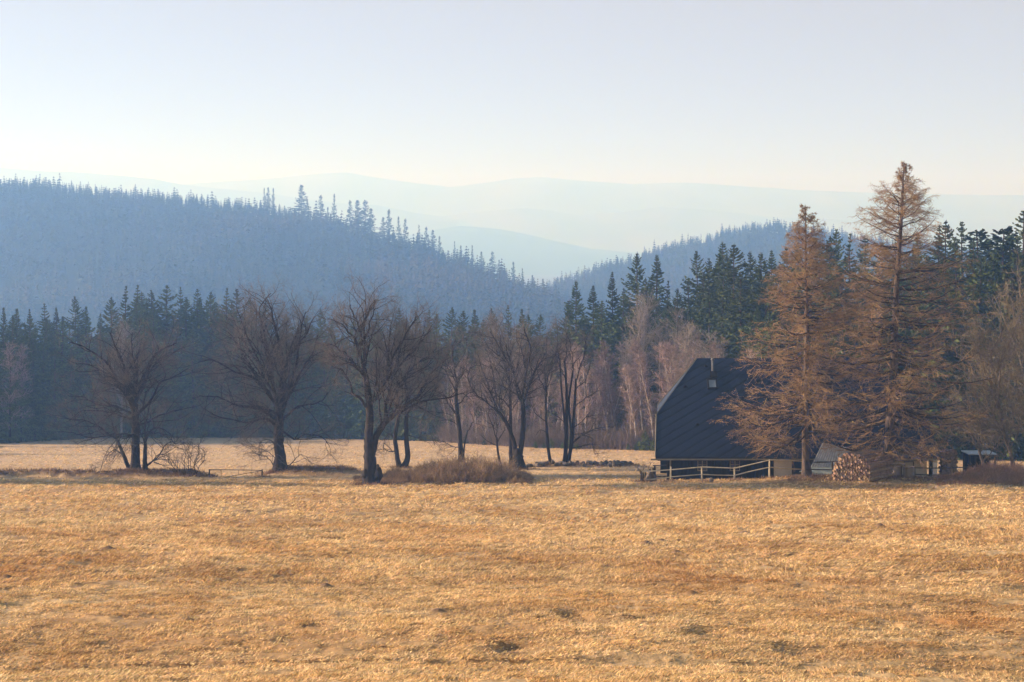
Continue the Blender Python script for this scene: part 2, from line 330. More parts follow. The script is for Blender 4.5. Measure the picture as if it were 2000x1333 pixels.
def build_ground():
    s = np.concatenate([[-1, -.8, -.65, -.55], np.linspace(-.47, .47, 560), [.55, .65, .8, 1.]])
    ys = [-60, -30, -10, 0, 8, 14, 19, 23]
    y = 25.
    while y < 215: ys.append(y); y *= 1.0036
    while y < 7200: ys.append(y); y *= 1.05
    ys = np.array(ys)
    Yg, S = np.meshgrid(ys, s, indexing='ij')
    X = S * np.maximum(Yg, 24) + np.sign(S) * np.maximum(np.abs(S) - .47, 0) * 250
    X = np.clip(X, -7200, 7200)
    Z = gz(X, Yg)
    fine = (np.abs(S) < .5) * (Yg > 24) * (Yg < 215)
    Z = Z + fine * meadow_relief(X, Yg) * np.clip(1.25 - Yg / 300, .3, 1) - fine * tracks(X, Yg) * .02
    # molehills and turned sods
    rng = np.random.default_rng(5)
    wild_and_shade = np.zeros_like(Z)
    spots = [(p, q, .11) for p, q in ((1293, 1052), (1262, 1058), (1325, 1053), (1322, 1075), (1455, 1038), (1502, 1035), (1568, 1032), (1720, 1034), (1770, 1030), (1848, 1037), (1753, 1046), (1902, 1042), (1955, 1045),
             (508, 980), (464, 980), (478, 982), (386, 1004), (535, 982), (625, 980), (483, 1002), (210, 1075), (12, 1133), (855, 1240 - 5), (635, 1152), (1350, 1172))]
    a, b, c = berm_amount(X, Yg)
    wild_and_shade = np.clip(np.maximum(np.maximum(a, b), c) * 1.3 * (.75 + .9 * fbm(X / .8, Yg / .8, 21, 3)), 0, 1)
    for p, q, r in spots:
        Y0 = 5.8 / ((q - HY) / F - .1105); X0 = (p - CX) / F * Y0
        d = np.exp(-(((X - X0) / (r * 1.7)) ** 2 + ((Yg - Y0) / (r * 2.2)) ** 2)); Z += d * .13; wild_and_shade = np.maximum(wild_and_shade, np.clip(d * 1.6, 0, 1) * .9)
    wild_and_shade = np.maximum(wild_and_shade, np.clip(tracks(X, Yg) * .07 * (1 + 2 * vn(X / 2, Yg / 3, 31)), 0, .3))
    hollow_shade = np.clip(-meadow_relief(X, Yg) * 9 - .45, 0, 1) * fine * (Yg < 90); wild_and_shade = np.maximum(wild_and_shade, hollow_shade * .45)  # small shadows in the grass hollows painted as darker ground
    # forest floor beyond the edge
    wild_and_shade = np.maximum(wild_and_shade, np.clip((Yg - wood_edge(X / np.maximum(Yg, 1) * F + CX)) / 4, 0, 1))
    pale = np.clip((Yg - 85) / 60, 0, .75) * (1 - wild_and_shade)
    ny, nx = Z.shape
    i = np.arange(ny - 1)[:, None] * nx + np.arange(nx - 1)[None, :]
    Q = np.stack([i, i + 1, i + nx + 1, i + nx], -1).reshape(-1, 4)
    o = mesh_np('ground', np.stack([X, Yg, Z], -1).reshape(-1, 3), Q, smooth=True, mat=M['ground'], attr={'wild_and_shade': wild_and_shade.ravel(), 'pale': pale.ravel(), 'brown': brown_amount(X, Yg).ravel()})
    tag(o, 'dry golden meadow sloping down to the woods', kind='structure')
def wood_edge(px): return np.interp(px, [-600, 0, 200, 600, 860, 1000, 1280, 1450, 2000, 2600], [176, 178, 205, 204, 186, 168, 154, 132, 128, 128])
build_ground()

# grass: matted straw blades
def build_grass():
    rng = np.random.default_rng(3); mb = MB(); BR = []; TN = []
    for (y0, y1, n, k, L, wd) in ((24, 44, 92000, 6, .13, .022), (44, 66, 70000, 6, .22, .030), (66, 100, 40000, 5, .27, .042), (100, 170, 16000, 5, .26, .04)):
        u = rng.random(n); Y = (y0 ** 2 + u * (y1 ** 2 - y0 ** 2)) ** .5
        X = (rng.random(n) * 2 - 1) * .49 * Y
        keep = vn(X / .7, Y / .5, 41) + .6 * vn(X / 2.5, Y / 1.8, 42) + rng.normal(0, .16, n) > -.22; keep &= (meadow_relief(X, Y) > -.055) | (rng.random(n) < .45)
        if y1 > 110: keep &= Y < wood_edge(X / Y * F + CX) - 1
        X, Y = X[keep], Y[keep]; n2 = len(X)
        Xk = np.repeat(X, k) + rng.normal(0, .055 + y0 * .0004, n2 * k); Yk = np.repeat(Y, k) + rng.normal(0, .055, n2 * k)
        lean = np.repeat(rng.normal(0, .5, n2) + .35, k) + 2.2 * np.repeat(vn(X / 3, Y / 3, 43), k)
        az = lean + rng.normal(0, .8, n2 * k); tilt = rng.uniform(.08, .85, n2 * k)
        D = np.stack([np.cos(az) * np.cos(tilt), np.sin(az) * np.cos(tilt), np.sin(tilt)], 1)
        P = np.stack([Xk, Yk, gz(Xk, Yk) + meadow_relief(Xk, Yk) * np.clip(1.25 - Yk / 300, .3, 1) - tracks(Xk, Yk) * .02 - .015], 1)
        ll = L * rng.uniform(.4, 1.3, n2 * k) * (1 - .3 * np.clip(tracks(Xk, Yk), 0, 1))
        mb.leaves(P, D, ll, wd * rng.uniform(.6, 1.3, n2 * k), rng, hang=.12); BR.append(np.repeat(np.clip(brown_amount(Xk, Yk) * rng.uniform(.5, 1.2, n2 * k), 0, 1), 4)); TN.append(np.repeat(np.repeat(np.clip(rng.normal(1.06, .20, n2) + .35 * vn(X / .5, Y / .4, 47) + .30 * fbm(X / 5, Y / 4, 48, 3), .55, 1.4), k), 4))
    o = mb.build('grass', M['straw'], attr={'brown': np.concatenate(BR), 'tone': np.concatenate(TN)}); tag(o, 'matted dry straw coloured grass blades over the meadow', 'grass', kind='stuff')
build_grass()
def build_heath():
    rng = np.random.default_rng(8); mb = MB(); n = 26000
    Y = rng.uniform(98, 121, n); X = rng.uniform(-.45, .12, n) * Y
    a, b, c = berm_amount(X, Y); k = rng.random(n) < np.maximum(np.maximum(a, b), c) ** 1.5 * .95
    k &= vn(X / 1.2, Y / 1.2, 44) > -.28
    X, Y = X[k], Y[k]; m = 7
    for px, yy, q in ((724, 94.8, 160), (548, 108, 120), (264, 105, 120), (284, 104.4, 60), (365, 104, 120), (786, 117, 60), (1015, 114.5, 70), (1107, 119, 90), (1576, 95.5, 120), (1736, 96.5, 140), (409, 103.5, 20), (512, 103.5, 20), (1371, 96.4, 25), (1434, 96.2, 25), (1503, 96.2, 25), (1310, 96.6, 25), (1256, 97, 40), (1271, 96.9, 40)):
        X = np.concatenate([X, (px - CX) / F * yy + rng.normal(0, .35 if q < 50 else .7, q)]); Y = np.concatenate([Y, yy + rng.normal(-.1, .3 if q < 50 else .5, q)])
    X = np.repeat(X, m) + rng.normal(0, .16, len(X) * m); Y = np.repeat(Y, m) + rng.normal(0, .16, len(Y) * m)
    az = rng.uniform(0, 6.28, len(X)); ti = rng.uniform(.3, 1.4, len(X)); D = np.stack([np.cos(az) * np.cos(ti), np.sin(az) * np.cos(ti), np.sin(ti)], 1)
    mb.leaves(np.stack([X, Y, gz(X, Y) - .02], 1), D, rng.uniform(.12, .36, len(X)), .035, rng)
    tag(mb.build('undergrowth', M['heath']), 'dark reddish dry heath growing on the low earth banks', 'undergrowth', kind='stuff')
build_heath()

# ------------------------------------------------------------------ hills
def hill(name, crest, Yc, front, back, zfoot, m, nx=150, rough=6, seed=0, label=None):
    """crest: (px,py) list; front/back depth of the slopes"""
    px = np.linspace(crest[0][0], crest[-1][0], nx); py = np.interp(px, [c[0] for c in crest], [c[1] for c in crest])
    Yl = np.interp(px, [c[0] for c in crest], [c[2] if len(c) > 2 else Yc for c in crest])
    ts = np.linspace(-1, 1, 33)
    T, PX = np.meshgrid(ts, px, indexing='ij'); YL = np.broadcast_to(Yl, T.shape)
    Yg = YL + np.where(T < 0, T * front, T * back)
    X = (PX - CX) / F * YL
    zc = np.broadcast_to((HY - py) / F * Yl, T.shape)
    prof = np.cos(np.clip(np.abs(T), 0, 1) * math.pi / 2) ** 1.3
    Z = zfoot + (zc - zfoot) * prof + rough * fbm(X / 90, Yg / 90, seed, 4) * (1 - np.abs(T)) * np.minimum(1, np.abs(T) * 4)
    ny = len(ts); i = np.arange(ny - 1)[:, None] * nx + np.arange(nx - 1)[None, :]
    Q = np.stack([i, i + 1, i + nx + 1, i + nx], -1).reshape(-1, 4)
    o = mesh_np(name, np.stack([X, Yg, Z], -1).reshape(-1, 3), Q, smooth=True, mat=m); tag(o, label, kind='structure')
    return X, Yg, Z
LEFT = [(-700, 400, 1250), (-300, 378, 1230), (0, 374, 1200), (100, 384, 1200), (200, 393, 1190), (300, 402, 1180), (400, 414, 1160), (500, 424, 1140), (580, 436, 1120), (680, 462, 1090), (740, 480, 1070), (800, 496, 1040), (860, 514, 1020), (920, 532, 1000), (980, 552, 980), (1040, 580, 950), (1090, 605, 930), (1130, 650, 900), (1200, 720, 880)]
hl = hill('hills', LEFT, 1150, 520, 450, -92, M['slope'], nx=200, seed=1, label='wooded hillside across the valley on the left')
RIGHT = [(960, 640, 1184), (1040, 590, 1221), (1075, 568, 1258), (1130, 548, 1276), (1200, 527, 1295), (1280, 502, 1313), (1350, 482, 1332), (1420, 464, 1332), (1480, 452, 1332), (1540, 458, 1332), (1600, 468, 1332), (1700, 484, 1332), (1850, 500, 1332), (2100, 510, 1332), (2600, 520, 1332)]
hr = hill('hills', RIGHT, 1300, 560, 400, -94, M['slope'], nx=150, seed=2, label='wooded hillside rising behind the cottage')
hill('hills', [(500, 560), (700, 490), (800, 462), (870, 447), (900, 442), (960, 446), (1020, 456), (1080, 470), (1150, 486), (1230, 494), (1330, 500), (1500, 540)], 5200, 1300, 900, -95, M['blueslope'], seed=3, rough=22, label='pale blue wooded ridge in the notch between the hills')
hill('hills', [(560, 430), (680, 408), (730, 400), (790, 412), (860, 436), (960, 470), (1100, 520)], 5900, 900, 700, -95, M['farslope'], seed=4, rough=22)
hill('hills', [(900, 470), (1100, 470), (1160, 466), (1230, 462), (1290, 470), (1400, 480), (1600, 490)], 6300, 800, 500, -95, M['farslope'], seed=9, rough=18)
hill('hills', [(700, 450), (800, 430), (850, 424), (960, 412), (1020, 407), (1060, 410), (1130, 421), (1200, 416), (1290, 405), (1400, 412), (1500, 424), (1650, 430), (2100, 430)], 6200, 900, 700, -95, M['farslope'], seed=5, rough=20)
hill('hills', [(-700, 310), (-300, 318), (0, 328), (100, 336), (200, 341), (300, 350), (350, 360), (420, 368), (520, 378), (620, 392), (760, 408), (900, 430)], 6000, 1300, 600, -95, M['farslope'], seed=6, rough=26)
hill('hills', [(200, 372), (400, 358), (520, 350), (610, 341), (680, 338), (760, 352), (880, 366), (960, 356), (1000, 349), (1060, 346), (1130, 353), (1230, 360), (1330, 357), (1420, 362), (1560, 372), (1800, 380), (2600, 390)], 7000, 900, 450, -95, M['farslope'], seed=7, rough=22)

# ------------------------------------------------------------------ trees: conifers
def norm(D): return D / (np.linalg.norm(D, axis=-1, keepdims=True) + 1e-9)
def conifer_parts(rng, H, Rmax, whorl=.42, per=6, sprays=16, first=.05, top=.0, pw=.85, gap=0., spray_len=.55, wd=.17, irr=.25):
    """returns trunk MB, crown MB: branches in whorls, each carrying flat hanging sprays"""
    tr = MB(); zz = np.linspace(-.3, H, 9); bend = np.cumsum(rng.normal(0, .04, (9, 2)), 0)
    P = np.stack([bend[:, 0], bend[:, 1], zz], 1); tr.tubes(P, .022 * H * (1 - zz / H * .97) * .6 + .012, 6)
    cr = MB(); hs_ = []; z = H * first
    while z < H * .995: hs_.append(z); z += whorl * (.55 + .6 * (1 - z / H)) * rng.uniform(.75, 1.25)
    hz = np.repeat(hs_, per); n = len(hz); t = hz / H
    keep = rng.random(n) > gap * (1 - .6 * t); hz, t = hz[keep], t[keep]; n = len(hz)
    az = rng.uniform(0, 6.283, n)
    side = 1 + irr * np.sin(az * 2 + rng.uniform(0, 6)) * .5 + rng.normal(0, irr * .6, n)
    Rr = Rmax * np.minimum((1.55 * (1 - t)) ** (pw + .15), .82 + .18 * (1 - t)) * np.clip(side, .35, 1.5) * (1 - .35 * np.clip((.12 - t) / .12, 0, 1)) + .06 + top * (t > .9)
    pitch = R(-22) + R(62) * t ** 2 + rng.normal(0, .08, n)
    d0 = np.stack([np.cos(az) * np.cos(pitch), np.sin(az) * np.cos(pitch), np.sin(pitch)], 1)
    bx = np.interp(hz, zz, P[:, 0]); by = np.interp(hz, zz, P[:, 1])
    base = np.stack([bx, by, hz], 1); m = 5; u = np.linspace(0, 1, m)
    pts = base[:, None, :] + d0[:, None, :] * (Rr[:, None] * u)[..., None]
    pts[:, :, 2] += (Rr[:, None] * (-.10 * u + .20 * u ** 3))          # sag, then the tip turns up
    cr.tubes(pts, (.010 + .008 * Rr[:, None]) * (1 - .85 * u), 3)
    k = sprays; f = rng.random((n, k)) ** .75
    idx = f * (m - 1); i0 = np.minimum(idx.astype(int), m - 2); fr_ = (idx - i0)[..., None]; ar = np.arange(n)[:, None]
    Pp = pts[ar, i0] * (1 - fr_) + pts[ar, i0 + 1] * fr_
    sg = np.where(rng.random((n, k)) < .5, -1, 1)
    sd_ = np.stack([-np.sin(az), np.cos(az), 0 * az], 1)[:, None, :] * sg[..., None]
    D = d0[:, None, :] * rng.uniform(.4, 1.1, (n, k, 1)) + sd_ * rng.uniform(.2, 1.0, (n, k, 1)); D[..., 2] -= rng.uniform(-.1, .75, (n, k)) * (1 - .6 * t)[:, None]
    D = norm(D); L = spray_len * (.14 + 1.1 * (Rr / Rmax))[:, None] * (1.25 - .6 * f) * rng.uniform(.6, 1.2, (n, k))
    cr.leaves(Pp.reshape(-1, 3), D.reshape(-1, 3), L.ravel(), (wd * rng.uniform(.6, 1.3, n * k) * np.repeat(.35 + .65 * np.minimum(1, 1.8 * Rr / Rmax), k)), rng, hang=.15)
    # leader
    cr.leaves(np.repeat([[P[-1, 0], P[-1, 1], H - .6]], 5, 0) + rng.normal(0, .02, (5, 3)), norm(np.stack([rng.normal(0, .12, 5), rng.normal(0, .12, 5), np.ones(5)], 1)), .7, .07, rng)
    return tr, cr
protos = {}
def conifer_proto(key, name, seed, bark, needle, **kw):
    rng = np.random.default_rng(seed); tr, cr = conifer_parts(rng, **kw)
    protos[key] = (tr.build('trunk', bark), cr.build('crown', needle), kw['H'], name)
    for o in protos[key][:2]: COL.objects.unlink(o)
for i in range(6):
    conifer_proto(('spruce', i), 'spruce_tree', 100 + i, M['sprucebark'], M['needle'], H=20., Rmax=[3.6, 4.3, 3.1, 4.0, 3.4, 4.6][i], whorl=[.50, .55, .46, .52, .6, .5][i], per=6, sprays=19, pw=[.8, .75, .9, .7, .95, .8][i], gap=[.05, .15, .0, .1, .2, .05][i], irr=.3, wd=.24, spray_len=.75)
for i in range(3):
    conifer_proto(('fir', i), 'fir_tree', 120 + i, M['sprucebark'], M['firneedle'], H=20., Rmax=[2.5, 2.9, 2.0][i], whorl=[.6, .55, .7][i], per=6, sprays=15, first=.12, pw=.70, gap=.25, irr=.75, wd=.30, spray_len=.8, top=.35)
conifer_proto(('young', 0), 'young_spruce', 130, M['sprucebark'], M['needle'], H=4., Rmax=1.35, whorl=.22, per=6, sprays=16, first=.02, pw=.9, spray_len=.38, wd=.11, irr=.15)
def place_tree(key, base, H, rz, label, cat, group, wide=1.0):
    tr, cr, H0, name = protos[key]; s = H / H0
    e = empty(name, base, label=label, cat=cat, group=group); e.scale = (s * wide, s * wide, s); e.rotation_euler = (0, 0, rz)
    for p in (tr, cr):
        c = p.copy(); c.name = p.name.split('.')[0]; COL.objects.link(c); c.parent = e
    return e

# ------------------------------------------------------------------ trees: bare broadleaves
def grow(rng, P0, D0, L, Rr, nseg, wig, up, tipr=.25):
    """grow one level of branches at once -> pts (m,n+1,3), radii"""
    m = len(P0); pts = [P0]; D = D0.copy(); st = (L / nseg)[:, None]
    for k in range(nseg):
        D = D + rng.normal(0, wig, (m, 3)); D[:, 2] += up; D = norm(D); pts.append(pts[-1] + D * st)
    pts = np.stack(pts, 1); u = np.linspace(0, 1, nseg + 1)[None, :]
    return pts, Rr[:, None] * (1 - (1 - tipr) * u)
def spawn(rng, pts, rad, K, t0, ang, Lf, rr, t1=1.0, rmin=.004):
    m, n = pts.shape[:2]; f = t0 + (t1 - t0) * (np.arange(K)[None, :] + rng.random((m, K))) / K
    idx = f * (n - 1); i0 = np.minimum(idx.astype(int), n - 2); fr_ = (idx - i0)
    ar = np.arange(m)[:, None]; P = pts[ar, i0] * (1 - fr_[..., None]) + pts[ar, i0 + 1] * fr_[..., None]
    T = norm(pts[ar, i0 + 1] - pts[ar, i0]); rv = norm(np.cross(T, rng.normal(size=T.shape)))
    a = R(ang) * rng.uniform(.65, 1.3, (m, K))[..., None]; D = norm(T * np.cos(a) + rv * np.sin(a))
    rad0 = rad[ar, i0] * (1 - fr_) + rad[ar, i0 + 1] * fr_
    L = Lf(f) * rng.uniform(.55, 1.25, (m, K)); r = np.maximum(rad0 * rr, rmin)
    return P.reshape(-1, 3), D.reshape(-1, 3), L.ravel(), r.ravel()
def catmull(pts, n):
    pts = np.asarray(pts, float); k = len(pts)
    if k == 2: return pts[0] + (pts[1] - pts[0]) * np.linspace(0, 1, n)[:, None]
    ext = np.concatenate([[2 * pts[0] - pts[1]], pts, [2 * pts[-1] - pts[-2]]]); out = []
    for t in np.linspace(0, k - 1 - 1e-6, n):
        i = int(t); f = t - i; a, b, c, d = ext[i:i + 4]
        out.append(.5 * (2 * b + (c - a) * f + (2 * a - 5 * b + 4 * c - d) * f * f + (-a + 3 * b - 3 * c + d) * f ** 3))
    return np.array(out)
def bare_tree(name, label, Y, base, trunks, limbs, seed, K=(9, 6, 5), L=(2.4, 1.2, .6), rt=.0042, bark='bark', twig='twig', wig=.2, up=.05, cat='tree', group=None, side=5.0, kn=9, extra=None):
    """trunks, limbs: (r0, r1, [(px,py),...]) outlines of the big wood in photo pixels at depth Y; limbs fan out in depth"""
    rng = np.random.default_rng(seed); B = np.array(g(base[0], Y)); B[2] -= .12
    e = empty(name, tuple(B), label=label, cat=cat, group=group)
    # put the lowest point of the tree on the ground whatever its row says
    off = B[2] + .0 - (HY - base[1]) / F * Y
    tr = MB(); cr = MB(); PT = []; RT = []
    def conv(pp, dz0, dz1):
        q = []; 
        for i, p in enumerate(pp):
            u = i / (len(pp) - 1); dy = dz0 + (dz1 - dz0) * u ** 1.2; X = (p[0] - CX) / F * Y; Z = (HY - p[1]) / F * Y
            q.append((X - B[0], dy, Z - B[2] + off * np.clip((p[1] - base[1] + 60) / 60, 0, 1)))
        return np.array(q)
    for r0, r1, pp in trunks:
        P = catmull(conv(pp, 0, 0), 18); P[:, :2] += rng.normal(0, r0 * .06, (18, 2)); u = np.linspace(0, 1, 18); rad = r0 + (r1 - r0) * u
        rad = rad * (1 + .45 * np.exp(-((P[:, 2] - P[0, 2]) / (r0 * 1.6)) ** 2)) if P[0, 2] < .6 else rad
        tr.tubes(P, rad, 9); PT.append(P); RT.append(rad)
    lim = []; 
    for r0, r1, pp in limbs:
        r0 = r0 * .72
        ln = math.hypot(pp[-1][0] - pp[0][0], pp[-1][1] - pp[0][1]) / F * Y
        dz = rng.uniform(-1, 1) * ln * .55
        P = catmull(conv(pp, 0, dz), 18); P[1:] += np.cumsum(rng.normal(0, .045, (17, 3)), 0) * min(1, ln / 3); lim.append((P, r0 + (r1 - r0) * np.linspace(0, 1, 18) ** .8))
        if ln > 3 and side > 0:                           # the same kind of limb repeated towards and away from the viewer
            for q in range(2 if ln > 4.5 else 1):
                a = rng.choice([-1, 1]) * rng.uniform(.8, 1.6); d = P - P[0]; ca, sa = math.cos(a), math.sin(a)
                d = np.stack([d[:, 0] * ca - d[:, 1] * sa, d[:, 0] * sa + d[:, 1] * ca, d[:, 2] * rng.uniform(.8, 1.0)], 1) * rng.uniform(.65, .95)
                lim.append((P[0] + d, (r0 + (r1 - r0) * np.linspace(0, 1, 18) ** .8) * .7))
    if extra: lim += extra(rng)
    for P, rad in lim: cr.tubes(P, rad, 6)
    A = np.stack([p for p, _ in lim]); Ar = np.stack([r for _, r in lim])
    len_ = np.linalg.norm(np.diff(A, axis=1), axis=2).sum(1)
    kmul = np.clip(len_ / 4.0, .35, 1.3)
    P, D, Lc, r = spawn(rng, A, Ar, kn, .15, 48, lambda f: L[0] * 1.2 * (1.15 - .55 * f), .6, rmin=.019)
    Lc = Lc * np.repeat(kmul ** .5, kn); sel = rng.random(len(P)) < np.repeat(kmul, kn); P, D, Lc, r = P[sel], D[sel], Lc[sel], r[sel]
    p1, r1_ = grow(rng, P, D, Lc, np.minimum(r, .036), 5, wig * .9, up); cr.tubes(p1, r1_, 4)
    P, D, Lc, r = spawn(rng, p1, r1_, max(3, K[1] - 2), .2, 45, lambda f: L[1] * (1.15 - .6 * f), .65, rmin=.011)
    p2, r2 = grow(rng, P, D, Lc, np.minimum(r, .018), 4, wig * 1.1, up * .8, .4); tw = MB(); tw.tubes(p2, r2, 3)
    P, D, Lc, r = spawn(rng, p2, r2, max(3, K[2]), .2, 42, lambda f: L[2] * 1.15 * (1.2 - .6 * f), .7, rmin=rt * 1.35)
    p3, r3 = grow(rng, P, D, Lc, np.minimum(r, rt * 1.7), 2, wig * 1.2, up * .6, .35); tw.tubes(p3, r3, 3)
    if K[0] > 0:
        P, D, Lc, r = spawn(rng, p3, r3, 1 if K[0] > 2 else min(K[0], 1), .3, 40, lambda f: L[2] * .6 + 0 * f, .8, rmin=rt * .8); tw.spikes(P, D, Lc, r)
    if tr.V: tr.build('trunk', M[bark], e, smooth=True)
    cr.build('limb', M[bark], e, smooth=True); tw.build('crown', M[twig], e)
    return e

def generic_bare(key, name, seed, H, Rm, bark, twig, lean=0, stems=1, K=(2, 6, 5), droop=0.02, dense=1.0, narrow=False):
    """birch-like prototypes for the wood edge, origin at the base"""
    rng = np.random.default_rng(seed); tr = MB(); cr = MB()
    u = np.linspace(0, 1, 12); P = np.stack([lean * H * u ** 1.3 + np.cumsum(rng.normal(0, .05, 12)), np.cumsum(rng.normal(0, .05, 12)), H * .93 * u - .3], 1); r = (.012 * H) * (1 - u * .93) + .012
    tr.tubes(P, r, 6)
    n = int(28 * dense); P0, D, L, rr = spawn(rng, P[None], r[None], n, .16, 38, lambda f: Rm * (1.5 * np.sqrt(np.clip(1.05 - f, 0.02, 1))) * (np.clip(f * 2.4, .35, 1)), .5, rmin=.02, t1=.99)
    p0, r0 = grow(rng, P0, D, L, np.minimum(rr, .05), 6, .12, .13 if narrow else .08); cr.tubes(p0, r0, 4)
    P1, D, L, rr = spawn(rng, p0, r0, 6, .15, 40, lambda f: Rm * .60 * (1.1 - .5 * f), .6, rmin=.020)
    p1, r1 = grow(rng, P1, D, L, np.minimum(rr, .026), 4, .16, .05, .4); cr.tubes(p1, r1, 3)
    P2, D, L, rr = spawn(rng, p1, r1, 4, .2, 40, lambda f: Rm * .32 * (1.1 - .5 * f), .8, rmin=.014)
    p2, r2 = grow(rng, P2, D, L, np.minimum(rr, .013), 2, .2, droop, .5); cr.tubes(p2, r2, 3)
    P3, D, L, rr = spawn(rng, p2, r2, 2, .2, 45, lambda f: Rm * .2 + 0 * f, .9, rmin=.010); cr.spikes(P3, D, L, np.minimum(rr, .012))
    protos[key] = (tr.build('trunk', bark), cr.build('crown', twig), H, name)
    for o in protos[key][:2]: COL.objects.unlink(o)
for i in range(5):
    generic_bare(('birch', i), 'birch_tree', 200 + i, 14., [1.9, 2.2, 1.6, 2.4, 1.8][i], M['palebark'], M['birchtwig'], lean=[.05, -.12, .14, -.04, .22][i], narrow=True)
for i in range(2):
    generic_bare(('willow', i), 'broadleaf_tree', 210 + i, 14., [3.0, 2.6][i], M['palebark'], M['willowtwig'], lean=[.0, .08][i], dense=1.2)

ONES = 'first second third fourth fifth sixth seventh eighth ninth tenth eleventh twelfth thirteenth fourteenth fifteenth sixteenth seventeenth eighteenth nineteenth'.split()
TENS = ['', '', 'twenty', 'thirty', 'forty', 'fifty', 'sixty']
def nth(i):
    if i < 19: return ONES[i]
    t, o = divmod(i + 1, 10); return (TENS[t][:-1] + 'ieth') if o == 0 else TENS[t] + '-' + ONES[o - 1]
generic_bare(('pinkbirch', 0), 'birch_tree', 230, 14., 2.3, M['bark'], M['birchtwig'], lean=.02)
# hand placed tree tops of the near woods (photo column, row of the tip, kind, metres behind the wood's edge)
rng = np.random.default_rng(77); random.seed(7)
SPR = 'spruce'
tops = [(-60, 590, 14), (-25, 600, 6), (5, 598, 8), (35, 600, 12), (60, 601, 7), (88, 590, 12), (108, 598, 15), (145, 577, 10), (170, 596, 6), (197, 610, 12), (218, 578, 10), (243, 556, 8), (265, 554, 12), (280, 568, 16), (295, 565, 9),
        (325, 555, 8), (355, 558, 12), (385, 562, 7), (412, 568, 14), (440, 560, 8), (462, 562, 12), (487, 580, 9), (520, 590, 14), (560, 612, 12), (600, 615, 10), (625, 601, 14), (650, 621, 9), (690, 612, 12), (740, 608, 14), (780, 599, 10), (815, 612, 14), (838, 602, 8), (855, 611, 12), (885, 598, 9),
        (907, 605, 14), (925, 602, 10), (958, 600, 16), (993, 593, 18), (1018, 600, 9), (1030, 612, 16), (1057, 612, 14), (1085, 628, 10), (1110, 585, 16), (1128, 545, 12), (1160, 555, 20), (1178, 585, 12), (1197, 528, 22), (1215, 560, 15), (1243, 493, 26), (1262, 540, 20), (1280, 495, 24), (1302, 545, 28), (1320, 560, 16), (1345, 545, 24), (1358, 488, 34), (1370, 530, 22), (1385, 502, 30), (1405, 500, 36), (1417, 470, 40), (1437, 474, 30), (1462, 488, 36), (1482, 490, 26), (1505, 486, 34),
        (1535, 480, 28), (1560, 470, 38), (1590, 462, 30), (1622, 458, 34), (1636, 445, 42), (1657, 452, 34), (1690, 462, 28), (1720, 470, 38), (1750, 455, 34), (1790, 450, 28), (1830, 436, 34), (1850, 428, 28), (1878, 430, 40)]
firs = [(1912, 450, 22), (1935, 462, 30), (1955, 444, 18), (1975, 438, 26), (1998, 408, 20), (2030, 425, 24), (2060, 440, 30)]
def wood_label(px):
    if px < 860: return 'lower spruce filling the hazy wood dark front below its skyline tips beyond the field', 'spruces of the hazy wood on the left'
    if px < 0: return 'tall dark blue-green spruce in the hazy wood beyond the left of the meadow', 'spruces of the hazy wood on the left'
    if px < 1100: return 'lower spruce half hidden behind the bare trees in the middle of the wood edge', 'spruces above the bare trees in the middle'
    if px < 1520: return 'lower spruce wedged between taller ones on the slope above the birches', 'spruces on the slope between birches and cottage'
    return 'lower dark spruce mostly hidden behind the larches and the cottage roof', 'spruces behind the larches and cottage'
def put_conifer(px, pyt, dback, kind, wide=1.0, lab=None):
    Y = float(wood_edge(px)) + dback; b = g(px, Y); H = (HY - pyt) / F * Y - b[2]
    k = (kind, int(rng.integers(6 if kind == 'spruce' else 3))); l, gr = lab or wood_label(px)
    place_tree(k, (b[0], b[1], b[2] - .2), H, rng.uniform(0, 6.28), l, 'tree', gr, wide * rng.uniform(.9, 1.35))
ZN = [(-200, 487.5, 'spruce tip from the left on the skyline of the hazy left wood', 'spruces of the hazy wood on the left'), (488, 860, 'spruce tip from the left behind the tall field trees', 'spruces of the hazy wood on the left'),
      (860, 1100, 'spruce tip from the left above the bare trees mid-picture', 'spruces above the bare trees in the middle'), (1100, 1520, 'spruce tip from the left on the wooded slope left of the larches', 'spruces on the slope between birches and cottage'), (1520, 3000, 'spruce tip from the left in the wood behind the larches', 'spruces behind the larches and cottage')]
cnt = {}
for px, py, db in tops:
    z = [q for q in ZN if q[0] <= px < q[1]][0]
    if px < 0: put_conifer(px, py, db, 'spruce', 1.0, ('spruce standing just outside the left edge of the picture', z[3])); continue
    n_ = cnt.get(z, 0); cnt[z] = n_ + 1; put_conifer(px, py, db, 'spruce', 1.0, (nth(n_) + ' ' + z[2], z[3]))
for q_, (px, py, db) in enumerate(firs): put_conifer(px, py, db, 'spruce' if q_ in (1, 3, 4) else 'fir', 1.3, (nth(q_) + ' dark conifer counted from the tall larch to the right edge, above the bare thicket' if px < 2000 else 'flat-topped fir standing outside the right edge of the picture', 'dark conifers at the right edge'))
tx = [t[0] for t in tops]; ty = [t[1] for t in tops]
def filler(p0, p1, step, db, drop0, drop1):
    px = p0
    while px < p1:
        sil = max(np.interp(px + d, tx, ty) for d in (-25, 0, 25)); put_conifer(px, sil + rng.uniform(drop0, drop1), db + rng.uniform(-1.5, 1.5), 'spruce', 1.05)
        px += step * rng.uniform(.6, 1.4)
filler(-70, 860, 26, 3, 25, 110); filler(-80, 860, 24, 7.5, 10, 60); filler(-60, 860, 30, 18, 12, 40)
filler(860, 1110, 26, 16, 15, 60); filler(1100, 1500, 24, 14, 60, 150); filler(1105, 1510, 21, 19, 30, 95); filler(1110, 1500, 24, 24, 20, 80)
filler(1500, 2060, 24, 8, 60, 190); filler(1500, 2060, 26, 18, 20, 80)
